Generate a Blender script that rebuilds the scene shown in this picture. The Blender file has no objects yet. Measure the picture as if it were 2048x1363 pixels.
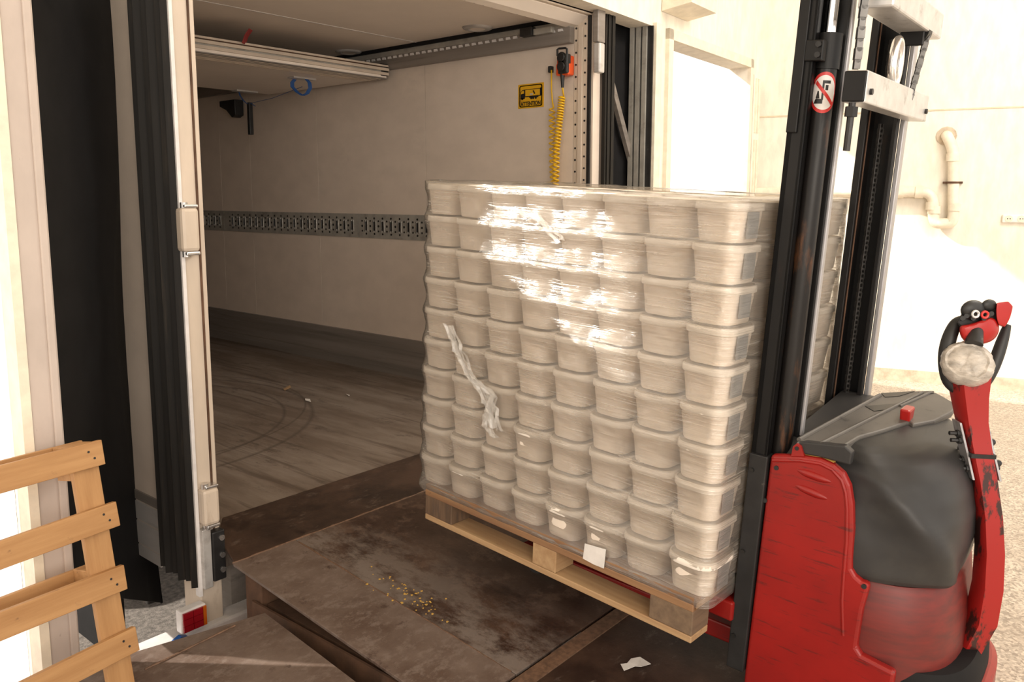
import bpy, bmesh, math, random
from mathutils import Vector, Matrix
random.seed(7)
S = bpy.context.scene
COL = S.collection
rad = math.radians

# ---------------------------------------------------------------- camera
FPX, CX, CY, HOR = 1640.0, 1024.0, 612.0, 392.0
PITCH = math.atan((CY - HOR) / FPX)
YAW = rad(49.842)
CAM = Vector((0, 0, 1.55))
fh = Vector((math.sin(YAW), math.cos(YAW), 0))
RT = Vector((math.cos(YAW), -math.sin(YAW), 0))
UZ = Vector((0, 0, 1))
FW = fh * math.cos(PITCH) - UZ * math.sin(PITCH)
UPV = fh * math.sin(PITCH) + UZ * math.cos(PITCH)
def ray(x, y): return FW + RT * ((x - CX) / FPX) + UPV * ((CY - y) / FPX)
def hz(x, y, z):
    v = ray(x, y); return CAM + v * ((z - CAM.z) / v.z)
def pl(x, y, p, n):
    v = ray(x, y); p = Vector(p); n = Vector(n); return CAM + v * ((p - CAM).dot(n) / v.dot(n))
def dp(x, y, d): return CAM + ray(x, y) * d

cd = bpy.data.cameras.new('camera'); cam = bpy.data.objects.new('camera', cd); COL.objects.link(cam)
cd.sensor_width = 36; cd.sensor_fit = 'HORIZONTAL'; cd.lens = FPX / 2048 * 36
cd.shift_y = -(681.5 - CY) / 2048
cd.clip_start = 0.05
Mc = Matrix((RT, UPV, -FW)).transposed().to_4x4(); Mc.translation = CAM
cam.matrix_world = Mc
S.camera = cam

# ---------------------------------------------------------------- light
S.view_settings.view_transform = 'Standard'
S.view_settings.look = 'None'
S.view_settings.gamma = 1
S.view_settings.use_curve_mapping = False
S.view_settings.exposure = 0.12
w = bpy.data.worlds.new('world'); S.world = w; w.use_nodes = True
bg = w.node_tree.nodes['Background']; bg.inputs[0].default_value = (1.0, 0.925, 0.84, 1); bg.inputs[1].default_value = 1.5
def sun(d, e, col, ang):
    l = bpy.data.lights.new('sun', 'SUN'); l.energy = e; l.color = col; l.angle = rad(ang)
    o = bpy.data.objects.new('sun', l); COL.objects.link(o)
    o.rotation_euler = Vector(d).to_track_quat('-Z', 'Y').to_euler(); o.location = (0, 0, 8)
sun((0.512, -0.66, -0.55), 6.0, (1, 0.93, 0.83), 1.0)
def area(name, loc, tgt, sx, sy, e, col):
    l = bpy.data.lights.new(name, 'AREA'); l.shape = 'RECTANGLE'; l.size = sx; l.size_y = sy; l.energy = e; l.color = col
    o = bpy.data.objects.new(name, l); COL.objects.link(o); o.location = loc
    o.rotation_euler = (Vector(tgt) - Vector(loc)).to_track_quat('-Z', 'Y').to_euler()
area('right_fill', (5.2, -0.4, 4.4), (6.3, 1.0, 0.8), 1.6, 2.4, 175, (1, 0.93, 0.84))  # added overhead fill that brightens the right wall and floor, no actual lamp
area('rear_fill', (-2.2, -3.6, 2.6), (2.6, 4.2, 1.0), 4.0, 2.6, 210, (1, 0.90, 0.78))  # added fill behind the camera for trailer interior and stack, no actual window

# ---------------------------------------------------------------- materials
MATS = {}
def newmat(name):
    m = bpy.data.materials.new(name); m.use_nodes = True; MATS[name] = m
    nt = m.node_tree; b = nt.nodes['Principled BSDF']; return m, nt, b
def nd(nt, t, **k):
    n = nt.nodes.new(t)
    for a, v in k.items(): setattr(n, a, v)
    return n
def coords(nt, scale=(1, 1, 1), rot=(0, 0, 0), kind='Object'):
    t = nd(nt, 'ShaderNodeTexCoord'); m = nd(nt, 'ShaderNodeMapping')
    m.inputs['Scale'].default_value = scale; m.inputs['Rotation'].default_value = rot
    nt.links.new(t.outputs[kind], m.inputs['Vector']); return m.outputs[0]
def geo(nt, scale=(1, 1, 1), rot=(0, 0, 0)):
    t = nd(nt, 'ShaderNodeNewGeometry'); m = nd(nt, 'ShaderNodeMapping')
    m.inputs['Scale'].default_value = scale; m.inputs['Rotation'].default_value = rot
    nt.links.new(t.outputs['Position'], m.inputs['Vector']); return m.outputs[0]
def noise(nt, vec, scale, detail=4, rough=0.55, lo=0.4, hi=0.6):
    n = nd(nt, 'ShaderNodeTexNoise'); n.inputs['Scale'].default_value = scale; n.inputs['Detail'].default_value = detail
    n.inputs['Roughness'].default_value = rough; nt.links.new(vec, n.inputs['Vector'])
    r = nd(nt, 'ShaderNodeMapRange'); r.inputs['From Min'].default_value = lo; r.inputs['From Max'].default_value = hi
    nt.links.new(n.outputs['Fac'], r.inputs['Value']); return r.outputs[0]
def mixc(nt, fac, a, b):
    m = nd(nt, 'ShaderNodeMix', data_type='RGBA')
    for i, v in ((0, fac), (6, a), (7, b)):
        if hasattr(v, 'links'): nt.links.new(v, m.inputs[i])
        else: m.inputs[i].default_value = v if i == 0 else (*v, 1)
    return m.outputs[2]
def mul(nt, a, b):
    m = nd(nt, 'ShaderNodeMath', operation='MULTIPLY')
    for i, v in ((0, a), (1, b)):
        if hasattr(v, 'links'): nt.links.new(v, m.inputs[i])
        else: m.inputs[i].default_value = v
    return m.outputs[0]
def bump(nt, b, h, strength=0.2, dist=0.01):
    n = nd(nt, 'ShaderNodeBump'); n.inputs['Strength'].default_value = strength; n.inputs['Distance'].default_value = dist
    nt.links.new(h, n.inputs['Height']); nt.links.new(n.outputs[0], b.inputs['Normal'])
def plain(name, col, rough=0.5, metal=0.0, spec=0.5, var=0.12, sc=14, dirt=None, dscale=5, dlo=0.55, dhi=0.72, stretch=(1, 1, 1), bmp=0.0):
    """base colour with mottling and an optional dirt / wear layer"""
    m, nt, b = newmat(name)
    v = coords(nt, stretch)
    c2 = tuple(max(0, x * (1 - var)) for x in col); c1 = tuple(min(1, x * (1 + var * .4)) for x in col)
    c = mixc(nt, noise(nt, v, sc, 5, .6, .35, .65), c1, c2)
    if dirt is not None:
        d = noise(nt, v, dscale, 8, .68, dlo, dhi); c = mixc(nt, d, c, dirt)
    nt.links.new(c, b.inputs['Base Color'])
    b.inputs['Roughness'].default_value = rough; b.inputs['Metallic'].default_value = metal
    b.inputs['Specular IOR Level'].default_value = spec
    if bmp: bump(nt, b, noise(nt, v, sc * 3, 5, .6, 0, 1), bmp, 0.004)
    return m

plain('wall_cream', (.88, .82, .71), .55, dirt=(.74, .64, .5), dscale=1.3, dlo=.66, dhi=1.0, stretch=(1, 1, .35))
plain('wall_cream_dark', (.70, .60, .44), .6)
plain('frame_cream', (.84, .76, .62), .5, dirt=(.6, .48, .33), dscale=4, dlo=.62, dhi=.85)
plain('stain', (.60, .50, .38), .8, var=.25, dirt=(.42, .33, .24), dscale=7)
plain('pvc_pipe', (.84, .76, .62), .4, dirt=(.5, .38, .22), dscale=10, dlo=.62, dhi=.8)
plain('socket_white', (.85, .82, .76), .4)
plain('jamb_paint', (.55, .47, .42), .6, var=.1, sc=6, dirt=(.25, .2, .17), dscale=22, dlo=.66, dhi=.76, stretch=(1, 1, .5))
plain('black_rubber', (.008, .0075, .008), .75, spec=.25, var=.3, sc=9)
plain('seal_rubber', (.010, .0085, .007), .6, spec=.25, var=.3, dirt=(.03, .023, .016), dscale=8, stretch=(4, 4, .25))
plain('trailer_white', (.70, .60, .51), .4, var=.06, sc=4, dirt=(.52, .45, .39), dscale=2.2, dlo=.6, dhi=.95, stretch=(1, 1, 1.6))
plain('trailer_ceiling', (.88, .79, .70), .38, var=.05, sc=2)
plain('trailer_frame', (.64, .54, .44), .45, var=.12, sc=5, dirt=(.32, .24, .17), dscale=9, dlo=.6, dhi=.85, stretch=(1, 1, .3))
plain('rust_brown', (.11, .055, .03), .8, var=.4, sc=10, bmp=.3)
plain('alloy', (.60, .58, .56), .36, metal=.35, var=.1, sc=8, dirt=(.25, .22, .2), dscale=3, stretch=(1, .15, 1))
plain('kick_alloy', (.25, .22, .195), .42, metal=.15, var=.2, sc=5, dirt=(.14, .12, .105), dscale=6, stretch=(1, .1, 3))
plain('track_steel', (.40, .38, .34), .42, metal=.2, var=.2, sc=9, dirt=(.22, .2, .17), dscale=6)
plain('steel_bright', (.72, .71, .70), .25, metal=.9, var=.08)
plain('steel_dark', (.028, .027, .027), .42, metal=.3, var=.3, sc=12, dirt=(.2, .17, .14), dscale=26, dlo=.66, dhi=.78)
plain('mast_black', (.006, .0055, .0055), .42, spec=.3, var=.3, sc=10, dirt=(.05, .025, .012), dscale=14, dlo=.6, dhi=.78, stretch=(1, 1, .2))
plain('mast_rust', (.008, .0065, .006), .36, spec=.35, var=.3, dirt=(.10, .04, .015), dscale=20, dlo=.56, dhi=.72, stretch=(1, 1, .22))
plain('mast_grey', (.42, .41, .42), .38, metal=.5, var=.15, dirt=(.2, .18, .17), dscale=12, stretch=(1, 1, .3))
plain('chrome', (.85, .85, .86), .08, metal=1)
plain('bar_silver', (.62, .61, .60), .35, metal=.45, var=.15, dirt=(.22, .2, .18), dscale=15, dlo=.58, dhi=.8)
plain('chain_steel', (.10, .095, .09), .35, metal=.7, var=.3)
plain('sticker_white', (.82, .80, .78), .35); plain('sticker_red', (.62, .035, .03), .35); plain('ink_black', (.012, .011, .01), .4)
plain('sign_yellow', (.72, .39, .012), .4, var=.1, dirt=(.4, .2, .02), dscale=9)
plain('cable_yellow', (.78, .47, .01), .35); plain('holder_orange', (.80, .10, .02), .4)
plain('strap_blue', (.02, .09, .30), .6); plain('strap_red', (.30, .03, .03), .6)
plain('cover_grey', (.030, .029, .029), .45, spec=.35, var=.15, sc=7, dirt=(.055, .052, .048), dscale=3.5, dlo=.5, dhi=.85, bmp=.03)
plain('tray_grey', (.105, .096, .086), .5, var=.2, sc=8, dirt=(.03, .027, .024), dscale=16, dlo=.62, dhi=.74)
plain('pad_black', (.02, .02, .02), .5)
plain('grip_film', (.55, .50, .44), .28, var=.35, sc=18, stretch=(1, 1, 2.5), bmp=.8)
plain('tail_red', (.30, .008, .015), .15); plain('tail_orange', (.55, .12, .01), .15); plain('bumper_white', (.78, .75, .74), .35)
plain('plate_blue', (.02, .09, .32), .4)
plain('paper', (.78, .74, .70), .7, bmp=.3)
plain('label_grey', (.36, .357, .35), .9, spec=.0, var=0)
plain('gravel', (.22, .19, .165), .9, var=.5, sc=30, bmp=1.0)
plain('wood_dark', (.14, .085, .05), .75, var=.35, sc=5, dirt=(.07, .05, .04), dscale=6, stretch=(6, 6, 1))

def red_paint():
    m, nt, b = newmat('red_paint'); v = coords(nt)
    c = mixc(nt, noise(nt, v, 6, 4, .5, .3, .7), (.30, .010, .0075), (.22, .007, .0055))
    vs = coords(nt, (6, 2.2, 30)); s1 = noise(nt, vs, 3.0, 7, .74, .57, .63)           # long level scuffs
    v2 = coords(nt, (1, 1, 2)); s2 = noise(nt, v2, 9, 8, .7, .66, .72)                # chips
    c = mixc(nt, mul(nt, s1, .8), c, (.09, .012, .01)); c = mixc(nt, s2, c, (.05, .02, .015))
    nt.links.new(c, b.inputs['Base Color']); b.inputs['Roughness'].default_value = .38
    bump(nt, b, s1, -.15, .002)
red_paint()
def red_faded():
    m, nt, b = newmat('red_faded'); v = coords(nt, (6, 2, 22))
    c = mixc(nt, noise(nt, v, 2.5, 7, .65, .35, .65), (.165, .016, .012), (.095, .015, .012))
    nt.links.new(c, b.inputs['Base Color']); b.inputs['Roughness'].default_value = .5
red_faded()
def arm_red():
    m, nt, b = newmat('arm_red'); v = coords(nt, (1, 1, .45))
    c = mixc(nt, noise(nt, v, 11, 8, .68, .535, .575), (.33, .012, .010), (.040, .013, .011))
    nt.links.new(c, b.inputs['Base Color']); b.inputs['Roughness'].default_value = .35
arm_red()
plain('arm_red_clean', (.40, .014, .012), .3, var=.1)

def wood(name, c1, c2, rot=0):
    m, nt, b = newmat(name)
    oi = nd(nt, 'ShaderNodeObjectInfo')
    v = coords(nt, (1.2, 18, 18))
    va = nd(nt, 'ShaderNodeVectorMath', operation='ADD'); nt.links.new(v, va.inputs[0]); nt.links.new(oi.outputs['Random'], va.inputs[1])
    ms = nd(nt, 'ShaderNodeVectorMath', operation='SCALE'); ms.inputs['Scale'].default_value = 17
    cb = nd(nt, 'ShaderNodeCombineXYZ'); nt.links.new(oi.outputs['Random'], cb.inputs[0]); nt.links.new(oi.outputs['Random'], cb.inputs[1])
    nt.links.new(cb.outputs[0], ms.inputs[0]); nt.links.new(ms.outputs[0], va.inputs[1])
    c = mixc(nt, noise(nt, va.outputs[0], 2.2, 6, .6, .3, .7), c1, c2)
    k = coords(nt, (6, 14, 14)); d = noise(nt, k, 3, 6, .7, .64, .74)
    c = mixc(nt, mul(nt, d, .75), c, (.10, .05, .025))
    nt.links.new(c, b.inputs['Base Color']); b.inputs['Roughness'].default_value = .65
    bump(nt, b, noise(nt, va.outputs[0], 5, 6, .7, 0, 1), .2, .003)
wood('wood_orange', (.46, .255, .105), (.34, .17, .062))
wood('wood_brown', (.30, .165, .08), (.20, .10, .05))
wood('wood_pale', (.47, .31, .165), (.35, .205, .10))
wood('wood_grey', (.21, .14, .085), (.13, .085, .055))

def tub_mat():
    m, nt, b = newmat('tub_plastic'); v = coords(nt)
    c = mixc(nt, noise(nt, v, 5, 3, .5, .3, .7), (.88, .775, .665), (.83, .72, .605))
    nt.links.new(c, b.inputs['Base Color']); b.inputs['Roughness'].default_value = .38
    b.inputs['Subsurface Weight'].default_value = .15; b.inputs['Subsurface Radius'].default_value = (.012, .009, .006)
    m2, nt, b = newmat('lid_plastic'); v = coords(nt)
    nt.links.new(mixc(nt, noise(nt, v, 5, 3, .5, .3, .7), (.90, .83, .74), (.85, .77, .67)), b.inputs['Base Color'])
    b.inputs['Roughness'].default_value = .3
tub_mat()

def film_mat():
    m, nt, b = newmat('stretch_film'); nt.nodes.remove(b); out = nt.nodes['Material Output']
    uv = coords(nt, (1.1, 48, 1), (0, 0, rad(-.35)), 'UV'); st = noise(nt, uv, 3.0, 4, .6, .46, .70)
    uv2 = coords(nt, (3.0, 230, 1), (0, 0, rad(.3)), 'UV'); st2 = noise(nt, uv2, 2.0, 3, .5, .56, .70)
    uv3 = coords(nt, (4, 4, 1), (0, 0, 0), 'UV'); bl = noise(nt, uv3, 1.6, 4, .6, .40, .66)
    sm = nd(nt, 'ShaderNodeMath', operation='MAXIMUM'); nt.links.new(st, sm.inputs[0]); nt.links.new(mul(nt, st2, .8), sm.inputs[1])
    fac = nd(nt, 'ShaderNodeMath', operation='MULTIPLY_ADD'); nt.links.new(mul(nt, sm.outputs[0], bl), fac.inputs[0]); fac.inputs[1].default_value = .42; fac.inputs[2].default_value = .17
    bp = nd(nt, 'ShaderNodeBump'); bp.inputs['Strength'].default_value = .42; bp.inputs['Distance'].default_value = .004
    nt.links.new(mul(nt, sm.outputs[0], 1.0), bp.inputs['Height'])
    tr = nd(nt, 'ShaderNodeBsdfTransparent'); tr.inputs[0].default_value = (.975, .965, .95, 1)
    df = nd(nt, 'ShaderNodeBsdfDiffuse'); df.inputs[0].default_value = (.88, .82, .74, 1); nt.links.new(bp.outputs[0], df.inputs['Normal'])
    tl = nd(nt, 'ShaderNodeBsdfTranslucent'); tl.inputs[0].default_value = (.88, .82, .74, 1)
    dt = nd(nt, 'ShaderNodeMixShader'); dt.inputs[0].default_value = .4; nt.links.new(df.outputs[0], dt.inputs[1]); nt.links.new(tl.outputs[0], dt.inputs[2])
    gl = nd(nt, 'ShaderNodeBsdfGlossy'); gl.inputs['Roughness'].default_value = .17; nt.links.new(bp.outputs[0], gl.inputs['Normal'])
    m1 = nd(nt, 'ShaderNodeMixShader'); nt.links.new(fac.outputs[0], m1.inputs[0]); nt.links.new(tr.outputs[0], m1.inputs[1]); nt.links.new(dt.outputs[0], m1.inputs[2])
    fr = nd(nt, 'ShaderNodeFresnel'); fr.inputs[0].default_value = 1.45; nt.links.new(bp.outputs[0], fr.inputs['Normal'])
    fm = nd(nt, 'ShaderNodeMath', operation='MULTIPLY_ADD', use_clamp=True); nt.links.new(fr.outputs[0], fm.inputs[0]); fm.inputs[1].default_value = 1.25; fm.inputs[2].default_value = .03
    m2 = nd(nt, 'ShaderNodeMixShader'); nt.links.new(fm.outputs[0], m2.inputs[0]); nt.links.new(m1.outputs[0], m2.inputs[1]); nt.links.new(gl.outputs[0], m2.inputs[2])
    nt.links.new(m2.outputs[0], out.inputs[0])
    m, nt, b = newmat('film_bunch'); nt.nodes.remove(b); out = nt.nodes['Material Output']
    tr = nd(nt, 'ShaderNodeBsdfTransparent'); gl = nd(nt, 'ShaderNodeBsdfGlossy'); gl.inputs['Roughness'].default_value = .12
    df = nd(nt, 'ShaderNodeBsdfDiffuse'); df.inputs[0].default_value = (.9, .87, .82, 1)
    a = nd(nt, 'ShaderNodeMixShader'); a.inputs[0].default_value = .35; nt.links.new(gl.outputs[0], a.inputs[2]); nt.links.new(df.outputs[0], a.inputs[1])
    c = nd(nt, 'ShaderNodeMixShader'); c.inputs[0].default_value = .34; nt.links.new(tr.outputs[0], c.inputs[1]); nt.links.new(a.outputs[0], c.inputs[2]); nt.links.new(c.outputs[0], out.inputs[0])
film_mat()

def pvc_curtain():
    m, nt, b = newmat('pvc_curtain'); nt.nodes.remove(b); out = nt.nodes['Material Output']
    tl = nd(nt, 'ShaderNodeBsdfTranslucent'); tl.inputs[0].default_value = (.95, .95, .96, 1)
    df = nd(nt, 'ShaderNodeBsdfDiffuse'); df.inputs[0].default_value = (.9, .89, .88, 1)
    a = nd(nt, 'ShaderNodeMixShader'); a.inputs[0].default_value = .3; nt.links.new(tl.outputs[0], a.inputs[1]); nt.links.new(df.outputs[0], a.inputs[2])
    nt.links.new(a.outputs[0], out.inputs[0])
pvc_curtain()

def plate_mat():
    m, nt, b = newmat('plate_rust'); v = geo(nt)
    c = mixc(nt, noise(nt, v, 3.4, 9, .66, .38, .62), (.036, .017, .011), (.080, .046, .031))
    c = mixc(nt, noise(nt, geo(nt, (1, 1, 1), (0, 0, rad(20))), 9, 10, .74, .52, .60), c, (.105, .064, .045))
    # scraped bare band beside the weld
    g = nd(nt, 'ShaderNodeNewGeometry'); sx_ = nd(nt, 'ShaderNodeSeparateXYZ'); nt.links.new(g.outputs['Position'], sx_.inputs[0])
    band = nd(nt, 'ShaderNodeMapRange'); band.inputs['From Min'].default_value = 2.38; band.inputs['From Max'].default_value = 1.98; nt.links.new(sx_.outputs[0], band.inputs['Value'])
    sc_ = noise(nt, geo(nt, (1.4, .8, 1), (0, 0, rad(12))), 4.5, 11, .76, .44, .56)
    c = mixc(nt, mul(nt, mul(nt, sc_, band.outputs[0]), .95), c, (.185, .150, .128))
    c = mixc(nt, mul(nt, noise(nt, geo(nt, (1, .5, 1)), 2.6, 9, .75, .55, .66), .8), c, (.022, .011, .008))
    nt.links.new(c, b.inputs['Base Color'])
    b.inputs['Roughness'].default_value = .46; bump(nt, b, noise(nt, v, 60, 6, .7, 0, 1), .3, .003)
    m, nt, b = newmat('plate_grey'); v = geo(nt)
    c = mixc(nt, noise(nt, v, 3.2, 9, .68, .36, .64), (.175, .130, .106), (.095, .060, .044))
    c = mixc(nt, mul(nt, noise(nt, geo(nt, (1, 1.6, 1)), 16, 10, .78, .50, .60), .75), c, (.200, .155, .130))
    c = mixc(nt, noise(nt, v, 7, 11, .78, .57, .65), c, (.060, .034, .024))
    nt.links.new(c, b.inputs['Base Color']); b.inputs['Roughness'].default_value = .46; bump(nt, b, noise(nt, v, 70, 6, .7, 0, 1), .3, .003)
    m, nt, b = newmat('dock_dark'); v = geo(nt)
    c = mixc(nt, noise(nt, v, 3.6, 10, .70, .40, .60), (.026, .014, .010), (.070, .040, .027))
    c = mixc(nt, noise(nt, geo(nt, (1, 2, 1)), 6, 11, .78, .57, .65), c, (.12, .088, .07))
    nt.links.new(c, b.inputs['Base Color']); b.inputs['Roughness'].default_value = .42; bump(nt, b, noise(nt, v, 60, 6, .7, 0, 1), .2, .003)
    plain('weld_bead', (.16, .09, .055), .6, var=.4, sc=60)
    plain('flake_yellow', (.62, .38, .08), .7)
plate_mat()

def trailer_floor():
    m, nt, b = newmat('trailer_floor')
    c = mixc(nt, noise(nt, geo(nt, (2.4, .45, 1), (0, 0, rad(8))), 2.4, 8, .66, .40, .62), (.150, .112, .085), (.245, .20, .165))
    c = mixc(nt, mul(nt, noise(nt, geo(nt, (7, .35, 1), (0, 0, rad(16))), 3.0, 6, .6, .55, .64), .65), c, (.085, .060, .045))
    c = mixc(nt, mul(nt, noise(nt, geo(nt, (1.6, .7, 1), (0, 0, rad(12))), 4.5, 11, .78, .56, .66), .7), c, (.075, .054, .041))
    # curved tyre marks
    for cx, cy, r, wd in ((2.15, 5.2, 1.12, .018), (2.15, 5.2, 1.30, .022), (2.3, 5.35, 1.22, .012)):
        g = nd(nt, 'ShaderNodeNewGeometry'); s = nd(nt, 'ShaderNodeVectorMath', operation='SUBTRACT'); s.inputs[1].default_value = (cx, cy, .13)
        nt.links.new(g.outputs['Position'], s.inputs[0]); l = nd(nt, 'ShaderNodeVectorMath', operation='LENGTH'); nt.links.new(s.outputs[0], l.inputs[0])
        a = nd(nt, 'ShaderNodeMath', operation='SUBTRACT'); nt.links.new(l.outputs['Value'], a.inputs[0]); a.inputs[1].default_value = r
        bb = nd(nt, 'ShaderNodeMath', operation='ABSOLUTE'); nt.links.new(a.outputs[0], bb.inputs[0])
        mr = nd(nt, 'ShaderNodeMapRange'); mr.inputs['From Min'].default_value = wd; mr.inputs['From Max'].default_value = 0; nt.links.new(bb.outputs[0], mr.inputs['Value'])
        c = mixc(nt, mul(nt, mr.outputs[0], .6), c, (.06, .045, .035))
    nt.links.new(c, b.inputs['Base Color']); b.inputs['Roughness'].default_value = .55
    ck = nd(nt, 'ShaderNodeTexChecker'); ck.inputs['Scale'].default_value = 60; nt.links.new(geo(nt), ck.inputs['Vector'])
    bump(nt, b, ck.outputs['Fac'], .12, .002)
trailer_floor()
def terrazzo():
    m, nt, b = newmat('terrazzo'); v = geo(nt)
    vo = nd(nt, 'ShaderNodeTexVoronoi'); vo.inputs['Scale'].default_value = 105; nt.links.new(v, vo.inputs['Vector'])
    r = nd(nt, 'ShaderNodeMapRange'); r.inputs['From Min'].default_value = .2; r.inputs['From Max'].default_value = .8
    nt.links.new(vo.outputs['Color'], r.inputs['Value'])
    c = mixc(nt, r.outputs[0], (.66, .57, .47), (.30, .245, .195))
    c = mixc(nt, mul(nt, noise(nt, v, 1.6, 7, .65, .5, .75), .5), c, (.36, .28, .21))
    nt.links.new(c, b.inputs['Base Color']); b.inputs['Roughness'].default_value = .45
terrazzo()

# ---------------------------------------------------------------- mesh helpers
def B(): return bmesh.new()
def empty(name, M, label, cat, group=None):
    o = bpy.data.objects.new(name, None); COL.objects.link(o); o.empty_display_size = .1
    o.matrix_world = M if isinstance(M, Matrix) else Matrix.Translation(M)
    o['label'] = label; o['category'] = cat
    if group: o['group'] = group
    WM[o.name] = o.matrix_world.copy(); return o
WM = {}
def obj(name, bm, mat, parent=None, world=True, smooth=False, label=None, cat=None, kind=None, group=None, mesh=None, M=None, bevel=0):
    """link one mesh object; coordinates given in world space unless world=False (then in the parent's space)"""
    if mesh is None:
        bmesh.ops.recalc_face_normals(bm, faces=bm.faces)
        me = bpy.data.meshes.new(name); bm.to_mesh(me); bm.free()
        for p in me.polygons: p.use_smooth = smooth
        if mat: me.materials.append(MATS[mat])
        if smooth: 
            try: me.set_sharp_from_angle(angle=rad(40))
            except Exception: pass
    else: me = mesh
    o = bpy.data.objects.new(name, me); COL.objects.link(o)
    if parent is not None:
        o.parent = parent
        if mesh is None and world: me.transform(WM[parent.name].inverted()); 
        LM = Matrix.Identity(4)
        if M is not None:
            LM = (WM[parent.name].inverted() @ M) if world else M
            o.matrix_local = LM
    else:
        if M is not None: o.matrix_world = M
        elif mesh is None:
            # put the origin at the base centre
            xs = [v.co for v in me.vertices]
            c = Vector(((min(v.x for v in xs) + max(v.x for v in xs)) / 2, (min(v.y for v in xs) + max(v.y for v in xs)) / 2, min(v.z for v in xs)))
            me.transform(Matrix.Translation(-c)); o.location = c
    pm = WM[parent.name] if parent is not None else Matrix.Identity(4)
    WM[o.name] = pm @ (LM if parent is not None else (M if M is not None else Matrix.Translation(o.location)))
    if label: o['label'] = label
    if cat: o['category'] = cat
    if kind: o['kind'] = kind
    if group: o['group'] = group
    if bevel:
        md = o.modifiers.new('bevel', 'BEVEL'); md.width = bevel; md.segments = 2; md.limit_method = 'ANGLE'; md.angle_limit = rad(40)
    return o
def box(bm, lo, hi, M=None):
    vs = [bm.verts.new((x, y, z)) for x in (lo[0], hi[0]) for y in (lo[1], hi[1]) for z in (lo[2], hi[2])]
    for f in ((0, 1, 3, 2), (4, 6, 7, 5), (0, 4, 5, 1), (2, 3, 7, 6), (0, 2, 6, 4), (1, 5, 7, 3)): bm.faces.new([vs[i] for i in f])
    if M is not None:
        for v in vs: v.co = M @ v.co
    return vs
def bx(lo, hi, M=None): bm = B(); box(bm, lo, hi, M); return bm
def ring(bm, pts): return [bm.verts.new(p) for p in pts]
def bridge(bm, a, b):
    n = len(a)
    for i in range(n): bm.faces.new((a[i], a[(i + 1) % n], b[(i + 1) % n], b[i]))
def loft(bm, rings, cap0=True, cap1=True):
    rs = [ring(bm, r) for r in rings]
    for a, b in zip(rs, rs[1:]): bridge(bm, a, b)
    if cap0: bm.faces.new(rs[0])
    if cap1: bm.faces.new(rs[-1])
    return rs
def basis(d):
    d = d.normalized(); a = Vector((0, 0, 1)) if abs(d.z) < .9 else Vector((1, 0, 0))
    x = d.cross(a).normalized(); return x, d.cross(x)
def tube(bm, pts, r, seg=10, cap=True, M=None):
    pts = [Vector(p) for p in pts]; rings = []; x = None
    for i, p in enumerate(pts):
        d = (pts[min(i + 1, len(pts) - 1)] - pts[max(i - 1, 0)]).normalized()
        if x is None: x, y = basis(d)
        else:
            x = (x - d * x.dot(d)).normalized()
        y = d.cross(x)
        rr = r[i] if isinstance(r, (list, tuple)) else r
        rings.append([p + x * (rr * math.cos(2 * math.pi * k / seg)) + y * (rr * math.sin(2 * math.pi * k / seg)) for k in range(seg)])
    if M is not None: rings = [[M @ q for q in rr] for rr in rings]
    loft(bm, rings, cap, cap)
def cyl(bm, a, b, r, seg=16, M=None): tube(bm, [a, b], r, seg, True, M)
def prism(bm, pts, off):
    """polygon (3D points) extruded by a vector"""
    off = Vector(off); a = ring(bm, [Vector(p) for p in pts]); b = ring(bm, [Vector(p) + off for p in pts])
    bridge(bm, a, b); bm.faces.new(a); bm.faces.new(list(reversed(b)))
def rrect(w, d, r, seg=4, cx=0, cy=0):
    out = []
    for sx, sy, a0 in ((1, 1, 0), (-1, 1, 90), (-1, -1, 180), (1, -1, 270)):
        for k in range(seg + 1):
            a = rad(a0 + 90 * k / seg); out.append((cx + sx * (w / 2 - r) + r * math.cos(a), cy + sy * (d / 2 - r) + r * math.sin(a)))
    return out
def frame(thd, taud, org):
    t, p = rad(thd), rad(taud)
    u = Vector((-math.sin(t) * math.cos(p), math.cos(t) * math.cos(p), math.sin(p))); v = Vector((math.cos(t), math.sin(t), 0)); n = v.cross(u)
    M = Matrix((v, u, n)).transposed().to_4x4(); M.translation = org; return M
def copy_piece(src, name, parent, M, world=True):
    return obj(name, None, None, parent, world=world, mesh=src, M=M)
def meshof(bm, mat, name, smooth=False):
    bmesh.ops.recalc_face_normals(bm, faces=bm.faces)
    me = bpy.data.meshes.new(name); bm.to_mesh(me); bm.free(); me.materials.append(MATS[mat])
    for p in me.polygons: p.use_smooth = smooth
    if smooth: me.set_sharp_from_angle(angle=rad(40))
    return me
def st(name, bm, mat, **k): return obj(name, bm, mat, kind='structure', **k)

# ================================================================ THE SETTING
# dock wall plane
DW0 = Vector((1.0, 2.67, 0)); dwx = Vector((math.cos(rad(4)), math.sin(rad(4)), 0)); dwn = Vector((-dwx.y, dwx.x, 0))
def dw(x, y): return pl(x, y, DW0, dwn)
MW = Matrix((dwx, dwn, UZ)).transposed().to_4x4(); MW.translation = DW0
MWi = MW.inverted()
def dwl(x, y): return MWi @ dw(x, y)           # (s along wall, 0, z)
WT = .16
jl1 = dwl(110, 700).x; jl0 = dwl(46, 700).x
jr = dwl(1300, 300).x
HEAD = dwl(1306, 52).z
d0, d1 = dwl(1337, 200).x, dwl(1492, 230).x
dtop = dwl(1337, 80).z
# right wall
rw0 = hz(1754, 757, 0); rw1 = hz(2048, 782, 0); rwd = (rw0 - rw1).normalized()      # towards the corner
rwn = Vector((-rwd.y, rwd.x, 0));  rwn = -rwn if rwn.dot(CAM - rw0) < 0 else rwn    # into the room
MR = Matrix((rwd, -rwn, UZ)).transposed().to_4x4(); MR.translation = rw0; MRi = MR.inverted()
def rwl(x, y): return MRi @ pl(x, y, rw0, rwn)
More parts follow.
